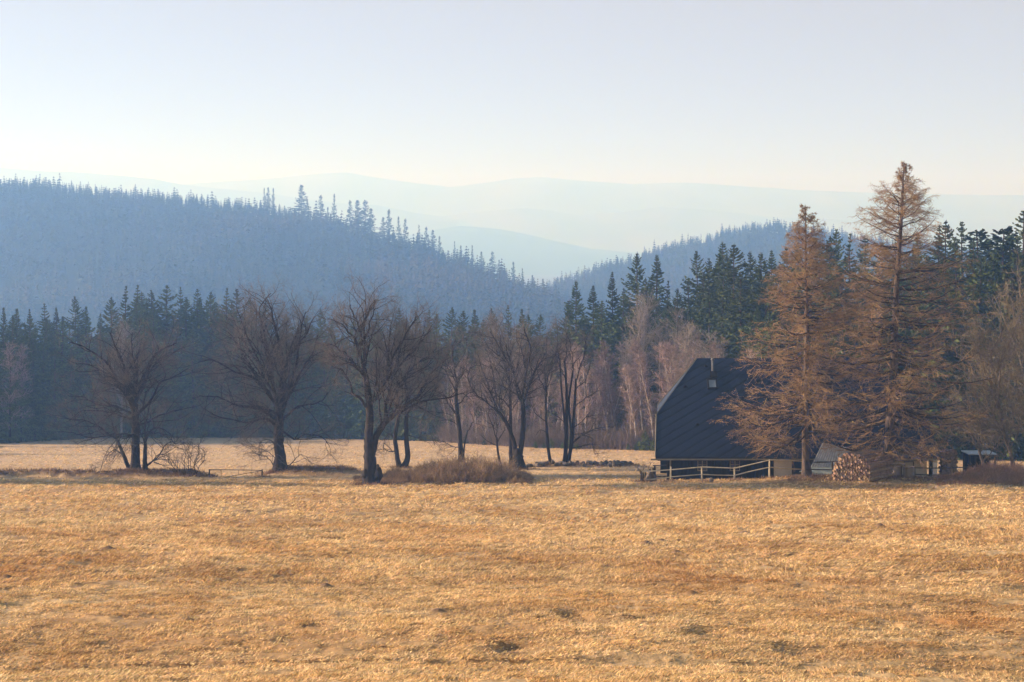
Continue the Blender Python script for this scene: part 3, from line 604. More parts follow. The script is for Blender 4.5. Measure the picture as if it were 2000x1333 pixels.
# birches and other bare trees along the edge
def put_bare(px, pyt, db, kind='birch', lab=None, k=None):
    Y = float(wood_edge(px)) + db; b = g(px, Y); H = ((HY - pyt) / F * Y - b[2]) * 1.0
    n = {'birch': 5, 'willow': 2, 'pinkbirch': 1}[kind]; kk = (kind, int(rng.integers(n)) if k is None else k)
    l, gr = lab or (('slender pinkish brown bare birch in the crowded band along the wood edge', 'birches along the wood edge') if kind == 'birch' else ('pale grey bare tree rising among the birches of the wood edge', 'pale bare trees in the wood'))
    place_tree(kk, (b[0], b[1], b[2] - .1), H, rng.choice([0, math.pi]) + rng.uniform(-.5, .5), l, 'tree', gr, rng.uniform(.9, 1.1) * 14 / max(H, 6) * .5 + .5)
px = 880
while px < 1450:
    top = np.interp(px, [880, 960, 1000, 1100, 1180, 1250, 1330, 1450], [710, 670, 660, 665, 670, 665, 665, 660])
    put_bare(px, top + rng.uniform(-5, 60), rng.uniform(0, 4)); px += rng.uniform(9, 17)
px = 880
while px < 1420:
    put_bare(px, np.interp(px, [880, 1100, 1450], [700, 672, 660]) + rng.uniform(-20, 25), rng.uniform(5, 12)); px += rng.uniform(16, 28)
for px, py, db, k, l_ in ((965, 612, 7, 0, 'tallest pale bare crown behind the pollarded field tree'), (1000, 640, 6, 1, 'lower pale bare crown beside the tallest one behind the pollarded tree'), (1255, 572, 12, 0, 'tallest greyish brown bare tree among the spruces above the birches'), (1232, 600, 8, 1, 'bare tree leaning against the left side of the tallest one above the birches'),
                       (1345, 632, 2, 0, 'pale bare tree just left above the cottage roof ridge'), (1375, 645, 0, 1, 'pale bare tree rising directly behind the left end of the roof ridge'), (1310, 600, 9, 1, 'bare tree between the spruces above and left of the cottage roof'), (1290, 640, 6, 0, 'bare tree above the half-hip corner of the cottage roof')):
    put_bare(px, py, db, 'willow', (l_, 'pale bare trees in the wood'), k)
put_bare(238, 630, -1, 'willow', ('pale hazy bare tree behind the leftmost field tree, against the spruces', None))
for px, py in ((20, 668), (42, 672)): put_bare(px, py, .6, 'pinkbirch', ('small pinkish bare birch between spruces at the left edge of the wood', 'pinkish birches at the far left'))
for px, py, db in ((1300, 850, -1), (1262, 842, -2), (1245, 862, -2), (1228, 866, -2), (1045, 862, -2), (1062, 866, -2.5), (1078, 856, -2), (1098, 864, -2.5), (1113, 852, -1.5), (1128, 868, -2.5), (1278, 858, -3), (910, 850, -1), (945, 856, -1.5)):
    Y = float(wood_edge(px)) + db; b = g(px, Y); H = (HY - py) / F * Y - b[2]
    place_tree(('young', 0), b, max(H, .7), rng.uniform(0, 6), 'low bushy young spruce at the foot of the birches by the meadow edge', 'young spruce', 'young spruces at the meadow edge', 1.25)
# silhouettes on the far ridge and a wood covering both hillsides
def ridge_tree(px, pyt, pyb, Y, key, wide, l, gr):
    H = (pyb - pyt) / F * Y; place_tree(key, ((px - CX) / F * Y, Y, (HY - pyb) / F * Y), H, rng.uniform(0, 6), l, 'tree', gr, wide)
nr = -1
for px, pt, wd, kd in ((18, 350, 1, 0), (33, 345, .7, 2), (45, 350, 1.1, 0), (66, 350, 1.3, 1), (97, 362, 1.2, 0), (140, 352, 1.0, 2), (171, 360, 1.3, 1), (206, 366, 1.2, 0), (245, 376, 1.2, 1), (278, 378, 1.2, 1), (309, 386, 1, 0), (328, 382, 1.1, 0), (340, 380, 1, 1), (376, 388, 1.2, 0), (425, 398, 1.1, 1), (462, 400, 1, 0), (484, 402, 1.1, 0),
           (516, 368, .7, 2), (524, 367, .9, 1), (534, 368, .7, 0), (546, 398, 1, 0), (556, 402, 1, 1), (568, 404, 1, 0), (588, 362, 1.5, 1), (600, 388, 1.2, 0), (626, 382, 1.2, 0), (653, 380, .8, 2), (640, 405, 1, 0), (684, 392, 1.0, 0), (698, 392, 1.6, 1), (714, 392, 1.5, 0), (724, 408, 1.4, 1), (759, 410, 1.1, 0), (748, 425, 1.3, 1), (778, 424, .9, 2), (791, 428, 1.0, 0),
           (818, 440, .7, 2), (832, 444, 1.0, 0), (845, 450, 1.2, 1), (858, 462, 1.0, 0), (888, 472, .7, 2), (900, 480, 1.0, 0), (922, 480, .8, 2), (940, 492, 1.3, 1), (962, 492, 1.3, 0), (975, 508, 1., 1), (1003, 512, 1.1, 0), (1020, 525, .9, 2), (1040, 538, 1.3, 1), (1060, 545, 1.2, 0), (1085, 556, 1.3, 1)):
    c = np.interp(px, [a[0] for a in LEFT], [a[1] for a in LEFT]); Y = np.interp(px, [a[0] for a in LEFT], [a[2] for a in LEFT])
    nr += 1
    special = {588: 'broad tall fir standing highest on the left skyline', 653: 'thin spindly fir on the ridge right of the broad tall fir', 140: 'thin fir with a tufted tip on the left part of the ridge'}.get(px)
    tl = c - pt < 42
    ridge_tree(px, pt, c + 6, float(Y), ('fir', kd) if not tl else ('spruce', kd), wd * (.82 if not tl else 1.0), special or nth(nr) + ' bluish conifer from the left standing out on the left hill crest', None if special else 'conifers on the left hill crest')
nr = -1
for px, pt in ((1135, 535), (1175, 520), (1205, 508), (1232, 505), (1262, 490), (1297, 482), (1330, 472), (1352, 468), (1385, 456), (1420, 448), (1445, 445), (1470, 436), (1500, 438), (1530, 446)):
    c = np.interp(px, [a[0] for a in RIGHT], [a[1] for a in RIGHT]); Y = float(np.interp(px, [a[0] for a in RIGHT], [a[2] for a in RIGHT]))
    nr += 1; ridge_tree(px, pt, c + 8, Y, ('fir', int(rng.integers(3))), 1.3, nth(nr) + ' hazy conifer from the left on the crest of the right hill', 'conifers on the right hill crest')

def far_wood(name, label, surf, n, seed, h0, h1, Ymin, ymax_t=17):
    """thousands of small conifers on a slope, one object: three-sided ragged cones"""
    X, Yg, Z = surf; rng = np.random.default_rng(seed); ny, nx = X.shape; mb = MB()
    a = rng.random(n) ** .8 * (ymax_t - 1); b = rng.random(n) * (nx - 1.01)
    i, j = a.astype(int), b.astype(int); fa, fb = a - i, b - j
    def s(A): return (A[i, j] * (1 - fb) + A[i, j + 1] * fb) * (1 - fa) + (A[i + 1, j] * (1 - fb) + A[i + 1, j + 1] * fb) * fa
    x, y, z = s(X), s(Yg), s(Z); H = rng.uniform(h0, h1, n) * np.where(rng.random(n) < .12, 1.3, 1)
    H = H * (1 + .7 * vn(x / 22, y / 22, 8)); kfirst = 8; r = H * rng.uniform(.12, .22, n)
    for q in range(kfirst):                                # tiers of drooping fans
        u = q / kfirst; zz = z + H * (.10 + .84 * u); rr = r * (1 - u) ** .8 + .12
        for s_ in range(5):
            az = rng.uniform(0, 6.28, n); D = np.stack([np.cos(az), np.sin(az), -.35 + 0 * az], 1); D = norm(D)
            P = np.stack([x, y, zz + H * .09], 1)
            S = np.stack([-np.sin(az), np.cos(az), 0 * az], 1) * (rr * .55)[:, None]; T = P + D * (rr * rng.uniform(.8, 1.3, n))[:, None]
            top = P.copy(); top[:, 2] += H * .05
            mb.add(np.stack([top, T - S, T + S], 1).reshape(-1, 3), None, np.arange(n * 3).reshape(-1, 3))
    mb.tubes(np.stack([np.stack([x, y, z - 1], 1), np.stack([x, y, z + H * .97], 1)], 1), np.stack([H * .012, H * .001 + .02], 1), 3)
    tag(mb.build(name, M['farwood']), label, 'wood', kind='stuff')
far_wood('distant_wood', 'blue hazy conifer wood covering the left hillside', hl, 13000, 51, 7, 13.5, 700)
far_wood('distant_wood', 'hazy blue-grey wood on the hill behind the near spruces', hr, 11000, 52, 6, 12, 400)

# ------------------------------------------------------------------ the field trees
bare_tree('field_tree', 'leftmost bare field tree, broad and many-limbed, on the low bank', 105, (264, 931),
    [(.36, .24, [(264, 932), (264, 880), (265, 830), (263, 790)]), (.17, .10, [(255, 930), (246, 905), (237, 880), (229, 860)])],
    [(.20, .04, [(263, 800), (245, 765), (228, 720), (205, 690), (170, 672)]), (.20, .04, [(263, 795), (257, 750), (249, 715), (238, 680), (232, 650)]), (.18, .04, [(264, 790), (280, 750), (288, 710), (303, 682), (332, 662)]),
     (.16, .03, [(268, 812), (296, 782), (318, 752), (345, 745), (376, 729)]), (.12, .02, [(262, 848), (232, 852), (195, 858), (160, 848)]), (.12, .02, [(260, 810), (225, 793), (190, 790), (160, 774), (134, 775)]),
     (.12, .02, [(267, 832), (300, 812), (338, 800), (368, 795)]), (.10, .02, [(229, 860), (212, 840), (185, 820), (150, 815)]), (.10, .02, [(262, 820), (235, 810), (205, 805), (170, 800), (145, 822)]), (.14, .03, [(263, 790), (268, 740), (262, 700), (268, 655)]),
     (.12, .03, [(262, 800), (240, 745), (210, 720), (180, 700), (155, 698)]), (.08, .02, [(240, 890), (222, 880), (205, 895)]), (.10, .02, [(266, 850), (290, 845), (322, 852), (345, 868)]), (.13, .03, [(264, 790), (285, 735), (310, 710), (350, 690)])],
    11, K=(4, 7, 5), L=(2.3, 1.15, .55))
bare_tree('field_tree', 'smaller crooked bare tree just right of the leftmost field tree', 104.4, (284, 931),
    [(.20, .12, [(283, 931), (283, 895), (284, 865)])],
    [(.10, .02, [(284, 868), (296, 845), (318, 838), (340, 850)]), (.10, .02, [(283, 870), (288, 830), (292, 795), (310, 770)]), (.10, .02, [(285, 918), (303, 905), (320, 875), (342, 862), (360, 845)]), (.05, .01, [(300, 908), (318, 918), (332, 930)]), (.08, .02, [(284, 880), (272, 850), (265, 820)])],
    12, K=(3, 5, 5), L=(1.6, .9, .5))
bare_tree('field_bush', 'thin many-stemmed bare bush between the left field trees and the metal gate', 104, (365, 932), [],
    [(.04, .012, [(362, 932), (358, 900), (352, 865)]), (.04, .012, [(366, 932), (368, 895), (366, 860)]), (.04, .012, [(370, 932), (375, 900), (378, 868)]), (.04, .012, [(380, 932), (390, 895), (396, 862)]), (.04, .012, [(384, 932), (398, 900), (402, 868)]), (.035, .012, [(355, 932), (342, 905), (328, 885)]), (.035, .012, [(350, 932), (335, 912), (310, 895)]), (.035, .012, [(372, 932), (382, 890), (388, 858)])],
    13, K=(0, 4, 4), L=(.9, .5, .3), cat='bush', side=0)
bare_tree('field_tree', 'tall wide bare tree right of the metal gate with whippy shoots at its foot', 108, (548, 926),
    [(.44, .34, [(548, 927), (546, 890), (544, 850), (545, 805)]), (.3, .2, [(545, 808), (549, 770), (552, 735)])],
    [(.18, .03, [(543, 835), (520, 818), (490, 822), (455, 812), (425, 798)]), (.18, .03, [(543, 822), (510, 798), (472, 788), (440, 772), (408, 765)]), (.22, .03, [(545, 800), (522, 768), (498, 738), (463, 728), (430, 704), (400, 706)]),
     (.24, .03, [(545, 798), (530, 750), (520, 700), (514, 650), (505, 612), (522, 584)]), (.24, .03, [(552, 735), (552, 690), (547, 645), (540, 605), (532, 585)]), (.22, .03, [(550, 800), (566, 750), (575, 700), (581, 650), (592, 608)]),
     (.20, .03, [(552, 805), (580, 760), (601, 718), (622, 700), (640, 662)]), (.16, .03, [(550, 825), (575, 800), (602, 788), (632, 780), (648, 760)]), (.12, .02, [(551, 842), (575, 852), (602, 845), (635, 852), (650, 866)]),
     (.16, .03, [(540, 780), (505, 720), (480, 680), (462, 640), (450, 618)]), (.18, .03, [(552, 740), (570, 690), (600, 650), (618, 620)]), (.05, .01, [(542, 905), (530, 890), (512, 880), (498, 876)]), (.06, .01, [(556, 922), (575, 900), (592, 885), (620, 894)]),
     (.09, .01, [(544, 872), (526, 860), (508, 868)]), (.16, .03, [(543, 790), (500, 750), (470, 700), (448, 672), (430, 655)]), (.15, .03, [(532, 750), (500, 690), (486, 640), (480, 605)]), (.06, .01, [(540, 925), (520, 895), (500, 892)])],
    14, K=(4, 8, 6), L=(2.7, 1.35, .6), kn=9)
bare_tree('field_tree', 'nearest and thickest bare field tree with burls at its foot, forked low over the thicket', 94.8, (724, 948),
    [(.47, .36, [(724, 949), (723, 915), (722, 885), (721, 858)]), (.30, .20, [(720, 860), (722, 815), (719, 770), (710, 720)]), (.24, .18, [(728, 882), (736, 850), (752, 826), (772, 808)])],
    [(.18, .03, [(710, 722), (706, 670), (705, 620), (700, 584)]), (.18, .03, [(771, 809), (800, 785), (822, 765), (842, 728), (870, 700)]), (.17, .03, [(745, 838), (752, 790), (762, 740), (770, 690), (786, 648)]),
     (.16, .09, [(719, 800), (705, 780), (692, 773), (686, 768)]), (.14, .03, [(716, 755), (700, 728), (685, 715), (660, 716), (648, 700)]), (.14, .03, [(720, 795), (742, 772), (756, 742), (760, 700), (752, 655)]), (.13, .03, [(707, 705), (692, 665), (675, 640), (650, 622)]),
     (.13, .03, [(706, 675), (724, 642), (742, 600)]), (.14, .03, [(768, 812), (795, 798), (825, 780), (862, 776), (895, 766)]), (.10, .03, [(706, 660), (690, 625), (680, 598)]), (.10, .03, [(705, 640), (715, 605), (725, 582)]),
     (.13, .03, [(762, 740), (790, 710), (820, 680), (845, 650)]), (.12, .03, [(752, 790), (785, 745), (815, 715), (850, 690)]), (.10, .02, [(690, 772), (682, 740), (668, 720), (655, 745)]), (.10, .02, [(712, 740), (690, 700), (668, 682), (645, 670)]), (.12, .03, [(756, 742), (775, 690), (800, 650), (815, 622)])],
    15, K=(4, 8, 6), L=(2.3, 1.2, .55), kn=9)
bare_tree('field_tree', 'twin-stemmed bare tree standing behind the thick forked one', 117, (786, 914),
    [(.22, .15, [(780, 914), (775, 885), (772, 850), (778, 815)]), (.26, .16, [(787, 914), (796, 890), (793, 845), (795, 795)])],
    [(.14, .03, [(778, 818), (778, 780), (768, 735), (758, 690), (762, 655)]), (.16, .03, [(795, 797), (797, 755), (800, 700), (795, 650), (799, 618)]), (.08, .02, [(774, 868), (762, 850), (750, 860), (744, 882)]), (.08, .02, [(775, 880), (760, 878), (748, 868)]), (.12, .03, [(796, 780), (815, 745), (838, 710), (850, 680)]),
     (.10, .03, [(797, 750), (780, 715), (775, 670), (782, 635)]), (.10, .03, [(795, 810), (822, 790), (845, 770), (858, 740)]), (.10, .03, [(778, 800), (760, 765), (740, 735), (735, 700)]), (.10, .03, [(799, 700), (815, 660), (825, 630)]), (.07, .02, [(795, 850), (815, 855), (840, 850), (850, 870)])],
    16, K=(3, 7, 5), L=(2.2, 1.15, .55))
bare_tree('field_tree', 'single-stemmed bare tree behind the middle of the brown thicket', 120, (901, 909),
    [(.24, .14, [(901, 909), (899, 860), (893, 805), (890, 755)]), (.08, .05, [(905, 909), (907, 870), (914, 840)])],
    [(.12, .03, [(890, 757), (888, 725), (885, 690), (888, 665)]), (.09, .02, [(893, 812), (870, 780), (850, 770), (835, 758)]), (.09, .02, [(892, 792), (910, 768), (930, 758)]), (.09, .02, [(890, 765), (872, 730), (855, 708), (848, 680)]), (.09, .02, [(890, 760), (908, 725), (922, 690)]), (.06, .02, [(898, 872), (880, 875), (860, 866)]), (.05, .01, [(914, 842), (924, 815), (930, 790)]), (.05, .02, [(895, 830), (875, 820), (850, 822)]), (.08, .02, [(889, 735), (870, 700), (862, 672)]), (.08, .02, [(888, 720), (905, 690), (912, 665)])],
    17, K=(3, 6, 5), L=(2.0, 1.0, .5))
bare_tree('field_tree', 'slim straight bare tree left of the pollarded stump tree', 119, (998, 913),
    [(.19, .10, [(998, 914), (997, 860), (997, 800), (995, 745)])],
    [(.09, .02, [(995, 747), (986, 700), (976, 655), (970, 630)]), (.08, .02, [(996, 780), (980, 740), (962, 705), (945, 670)]), (.08, .02, [(996, 760), (1005, 720), (1012, 680), (1010, 640)]), (.07, .02, [(995, 740), (992, 690), (994, 645)]), (.07, .02, [(997, 800), (975, 775), (952, 750), (930, 700)])],
    18, K=(3, 7, 6), L=(2.3, 1.15, .5))
bare_tree('field_tree', 'thin crooked bare tree at the right end behind the thicket', 118, (978, 913),
    [(.12, .08, [(979, 913), (973, 885), (970, 855)])],
    [(.07, .02, [(970, 857), (960, 830), (950, 810), (945, 780)]), (.06, .02, [(971, 865), (985, 840), (988, 810)]), (.05, .02, [(970, 870), (952, 862), (938, 850)])],
    19, K=(2, 5, 4), L=(1.3, .8, .45))
bare_tree('field_tree', 'pollarded tree with a short thick stump from which two sinuous limbs rise', 114.5, (1015, 918),
    [(.46, .36, [(1015, 919), (1013, 900), (1011, 880)]), (.22, .17, [(1016, 886), (1021, 850), (1022, 812), (1021, 788)]), (.20, .12, [(1009, 888), (1001, 855), (986, 822), (966, 797)]), (.2, .12, [(1006, 888), (1004, 876), (1003, 870)])],
    [(.14, .04, [(1021, 790), (1013, 765), (1006, 728), (995, 690), (985, 655)]), (.15, .05, [(1021, 792), (1022, 758), (1033, 718), (1041, 688), (1037, 665), (1030, 640)]), (.06, .02, [(1041, 690), (1052, 684), (1066, 690)]), (.10, .03, [(967, 798), (942, 780), (925, 766), (914, 748)]), (.08, .02, [(1018, 778), (1000, 768), (985, 750), (960, 740)]), (.08, .02, [(975, 808), (955, 770), (940, 730), (930, 690)]),
     (.08, .02, [(990, 828), (975, 790), (970, 750), (965, 710)]), (.08, .02, [(1006, 728), (985, 700), (960, 680), (940, 650)]), (.07, .02, [(1030, 725), (1015, 690), (1010, 655)]), (.07, .02, [(925, 766), (918, 730), (925, 700)])],
    20, K=(3, 7, 5), L=(2.0, 1.1, .5))
bare_tree('field_tree', 'slender curving bare tree between the pollarded tree and the stem clump', 119, (1076, 917),
    [(.16, .08, [(1077, 917), (1071, 880), (1067, 820), (1066, 765)])],
    [(.07, .02, [(1066, 767), (1064, 720), (1068, 690), (1066, 650)]), (.06, .02, [(1066, 765), (1055, 732), (1050, 700), (1046, 680)]), (.06, .02, [(1066, 770), (1076, 740), (1080, 710)]), (.05, .02, [(1067, 825), (1050, 805), (1042, 780)]), (.05, .02, [(1068, 845), (1055, 840), (1046, 850)]), (.05, .02, [(1065, 735), (1078, 700), (1084, 670)])],
    21, K=(3, 6, 5), L=(1.6, .9, .5))
bare_tree('field_tree', 'tall clump of upright bare stems on the stony bank left of the cottage', 119, (1107, 916),
    [(.20, .08, [(1103, 917), (1106, 850), (1107, 780), (1103, 705)]), (.18, .08, [(1109, 917), (1117, 860), (1122, 800), (1125, 740)]), (.14, .07, [(1110, 915), (1116, 850), (1111, 790), (1119, 725)]), (.13, .06, [(1101, 912), (1105, 850), (1097, 765), (1093, 700)])],
    [(.07, .02, [(1103, 708), (1100, 670), (1096, 630)]), (.07, .02, [(1125, 745), (1132, 705), (1138, 660)]), (.06, .02, [(1119, 728), (1120, 690), (1116, 645)]), (.06, .02, [(1093, 705), (1088, 670), (1086, 640)]), (.08, .02, [(1115, 872), (1148, 846), (1175, 840), (1205, 839)]), (.07, .02, [(1114, 878), (1150, 870), (1162, 888)]), (.06, .02, [(1118, 838), (1145, 816), (1175, 812)]), (.06, .02, [(1121, 795), (1145, 780), (1168, 762)]), (.05, .02, [(1106, 830), (1085, 800), (1078, 770)]), (.06, .02, [(1124, 760), (1145, 735), (1155, 700)]), (.06, .02, [(1104, 740), (1088, 710), (1078, 680)]), (.06, .02, [(1118, 850), (1140, 850), (1160, 862)])],
    22, K=(3, 6, 5), L=(1.8, 1.0, .5), up=.08)
# thicket of trees at the right edge
for i, (bx, lab, pts) in enumerate((
    (1985, 'leaning bare tree with pale forked trunk at the right edge', [(.16, .09, [(1986, 938), (1975, 890), (1962, 850), (1955, 810)])]),
    (1925, 'low bushy bare tree left of the leaning one, by the small open shed', [(.12, .08, [(1925, 932), (1920, 905), (1912, 880)])]),
    (2035, 'bare tree cut by the right edge of the picture', [(.20, .12, [(2035, 945), (2030, 880), (2020, 810)])]))):
    limbs = [[(.11, .02, [(1955, 812), (1945, 760), (1948, 700), (1960, 650), (1975, 600)]), (.10, .02, [(1962, 850), (1940, 810), (1915, 780), (1892, 740)]), (.09, .02, [(1955, 815), (1975, 770), (1985, 720), (1995, 660), (1998, 590)]), (.08, .02, [(1948, 770), (1925, 720), (1915, 670), (1925, 620)]), (.08, .02, [(1970, 880), (1990, 840), (2000, 790)]), (.08, .02, [(1946, 730), (1930, 690), (1940, 640), (1950, 590)]), (.08, .02, [(1958, 830), (1930, 815), (1905, 820), (1880, 805)]), (.07, .02, [(1974, 895), (1950, 880), (1920, 850)])],
             [(.07, .02, [(1912, 880), (1905, 850), (1890, 810), (1880, 770)]), (.07, .02, [(1914, 885), (1930, 850), (1935, 800)]), (.06, .02, [(1916, 890), (1900, 870), (1878, 860), (1862, 840)]), (.06, .02, [(1920, 900), (1940, 880), (1955, 850)]), (.06, .02, [(1913, 885), (1912, 840), (1915, 790), (1905, 740)])],
             [(.11, .02, [(2020, 812), (2010, 740), (2000, 660), (1985, 580)]), (.11, .02, [(2022, 820), (2040, 740), (2045, 640), (2035, 560)]), (.09, .02, [(2026, 850), (1995, 800), (1975, 750), (1960, 690)]), (.09, .02, [(2018, 790), (1990, 720), (1970, 660), (1975, 610)]), (.08, .02, [(2012, 760), (2015, 680), (2005, 600), (2010, 555)]), (.08, .02, [(2028, 870), (1998, 850), (1975, 830)])]][i]
    bare_tree('bare_tree', lab, [98.5, 99.5, 101][i], (bx, 938), pts, limbs, 30 + i, K=(2, 6, 5), L=(2.0, 1.1, .55), wig=.3, twig='olive', rt=.006, bark='palelimb', kn=11)

# ------------------------------------------------------------------ the larches
def larch(label, Y, base, H_px, prof, seed, trunk_r, bend, lowest, nwh):
    rng = np.random.default_rng(seed); B = np.array(g(base[0], Y)); B[2] -= .15; e = empty('larch_tree', tuple(B), label=label, cat='tree')
    H = (HY - H_px) / F * Y - B[2]; tr = MB(); cr = MB(); tw = MB()
    u = np.linspace(0, 1, 30); bx = np.interp(u, *zip(*bend)) / F * Y
    P = np.stack([bx, .15 * np.sin(u * 4), u * H], 1); P[:, :2] += np.cumsum(rng.normal(0, .012, (30, 2)), 0)
    rad = trunk_r * (1 - u) ** .8 + .012; rad *= 1 + .5 * np.exp(-((u * H) / .8) ** 2); tr.tubes(P, rad, 10)
    hz = []; z = lowest * H
    while z < H * .99: hz.append(z); z += H / nwh * (1.0 - .30 * z / H) * rng.uniform(.6, 1.4)
    hz = np.repeat(hz, 3) + rng.normal(0, .15, len(hz) * 3); hz = np.clip(hz, lowest * H, H * .992); n = len(hz)
    az = rng.uniform(0, 6.283, n); py = HY - (hz + B[2]) / Y * F
    rp = np.interp(py, [p[0] for p in prof], [p[1] for p in prof]); lp = np.interp(py, [p[0] for p in prof], [p[2] for p in prof])
    ext = np.where(np.cos(az) > 0, rp, lp) / F * Y * 1.08; Lb = ext * rng.uniform(.72, 1.08, n) * np.where(rng.random(n) < .12, .5, 1)
    t = hz / H; pitch = R(-6) + R(48) * t ** 2.5 + rng.normal(0, .07, n)
    b0 = np.stack([np.interp(hz, P[:, 2], P[:, 0]), np.interp(hz, P[:, 2], P[:, 1]), hz], 1); m = 10; uu = np.linspace(0, 1, m)
    d = np.stack([np.cos(az) * np.cos(pitch), np.sin(az) * np.cos(pitch), np.sin(pitch)], 1)
    pts = b0[:, None] + d[:, None] * (Lb[:, None] * uu)[..., None]
    pts[..., 2] += Lb[:, None] * (-.16 * np.sin(uu * math.pi * .8) * (1 - t)[:, None] + .14 * uu ** 3)
    pts[:, 1:] += np.cumsum(rng.normal(0, .035, (n, m - 1, 3)), 1)
    r0 = np.clip(.012 + .016 * Lb, .012, .095); rd = r0[:, None] * (1 - .82 * uu) * rng.uniform(.6, 1.15, (n, 1)); cr.tubes(pts, rd, 5)
    # side branchlets lie roughly in the plane of the branch and hang a little
    def kids(pts, rd, K, t0, ang, Lf, rr, rmin, dr, nseg, tipr=.4, cap=.02):
        P0, D, L, r = spawn(rng, pts, rd, K, t0, ang, Lf, rr, rmin=rmin); D[:, 2] = D[:, 2] * .5 - dr; D = norm(D)
        return grow(rng, P0, D, L, np.minimum(r, cap), nseg, .13, .03, tipr)
    Lmul = np.clip(Lb / 3.2, .10, 1.25) * np.clip((1 - t) / .12, .35, 1)
    P0, D, L, r = spawn(rng, pts, rd, 10, .12, 55, lambda f: .35 + 1.65 * np.sqrt(np.clip(1.05 - f, 0, 1)), .5, rmin=.009)
    L = L * np.repeat(Lmul, 10); D[:, 2] = D[:, 2] * .45 - .10; D = norm(D); kp = rng.random(len(P0)) < np.repeat(np.clip(Lb / 1.6, .22, 1), 10); P0, D, L, r = P0[kp], D[kp], L[kp], r[kp]
    p1, r1 = grow(rng, P0, D, L, np.minimum(r, .018), 4, .10, .02, .4); tw.tubes(p1, r1, 3); Lp = L
    P0, D, L, r = spawn(rng, p1, r1, 8, .12, 50, lambda f: .52 * (1.2 - .5 * f), .8, rmin=.0055); L *= np.repeat(np.clip(Lp / .7, .2, 1.1), 8); D[:, 2] = D[:, 2] * .5 - .22
    p2, r2 = grow(rng, P0, norm(D), L, np.minimum(r, .008), 2, .13, .03, .5); tw.tubes(p2, r2, 3)
    P3, D, L, r = spawn(rng, p2, r2, 3, .1, 55, lambda f: .16 + 0 * f, .9, rmin=.008); D[:, 2] -= .15; tw.spikes(P3, norm(D), L, .008)
    P4, D, L, r = spawn(rng, p1, r1, 4, .1, 60, lambda f: .15 + 0 * f, .9, rmin=.008); tw.spikes(P4, D, L, .009)
    tr.build('trunk', M['larchbark'], e, smooth=True); cr.build('limb', M['larchlimb'], e, smooth=True); tw.build('crown', M['larchtwig'], e)
larch('shorter rust-brown larch rising in front of the slate roof, left of the woodpile', 95.5, (1576, 936), 400,
      [(400, 3, 3), (440, 24, 24), (500, 50, 48), (560, 72, 75), (620, 80, 100), (680, 85, 112), (740, 85, 122), (800, 85, 150), (860, 75, 165), (900, 50, 120)], 61, .26, [(0, 0), (.1, -2), (.5, 0), (1, -6)], .15, 58)
larch('tallest tree, a rust-brown larch with long dark level limbs right behind the woodpile', 96.5, (1736, 930), 314,
      [(314, 3, 3), (345, 24, 18), (380, 48, 42), (410, 55, 66), (440, 68, 72), (500, 95, 95), (560, 130, 115), (640, 160, 130), (720, 175, 155), (800, 180, 160), (860, 150, 130), (895, 90, 90)], 62, .36, [(0, 0), (.1, 2), (.35, 10), (.6, 16), (.85, 24), (1, 27)], .12, 64)

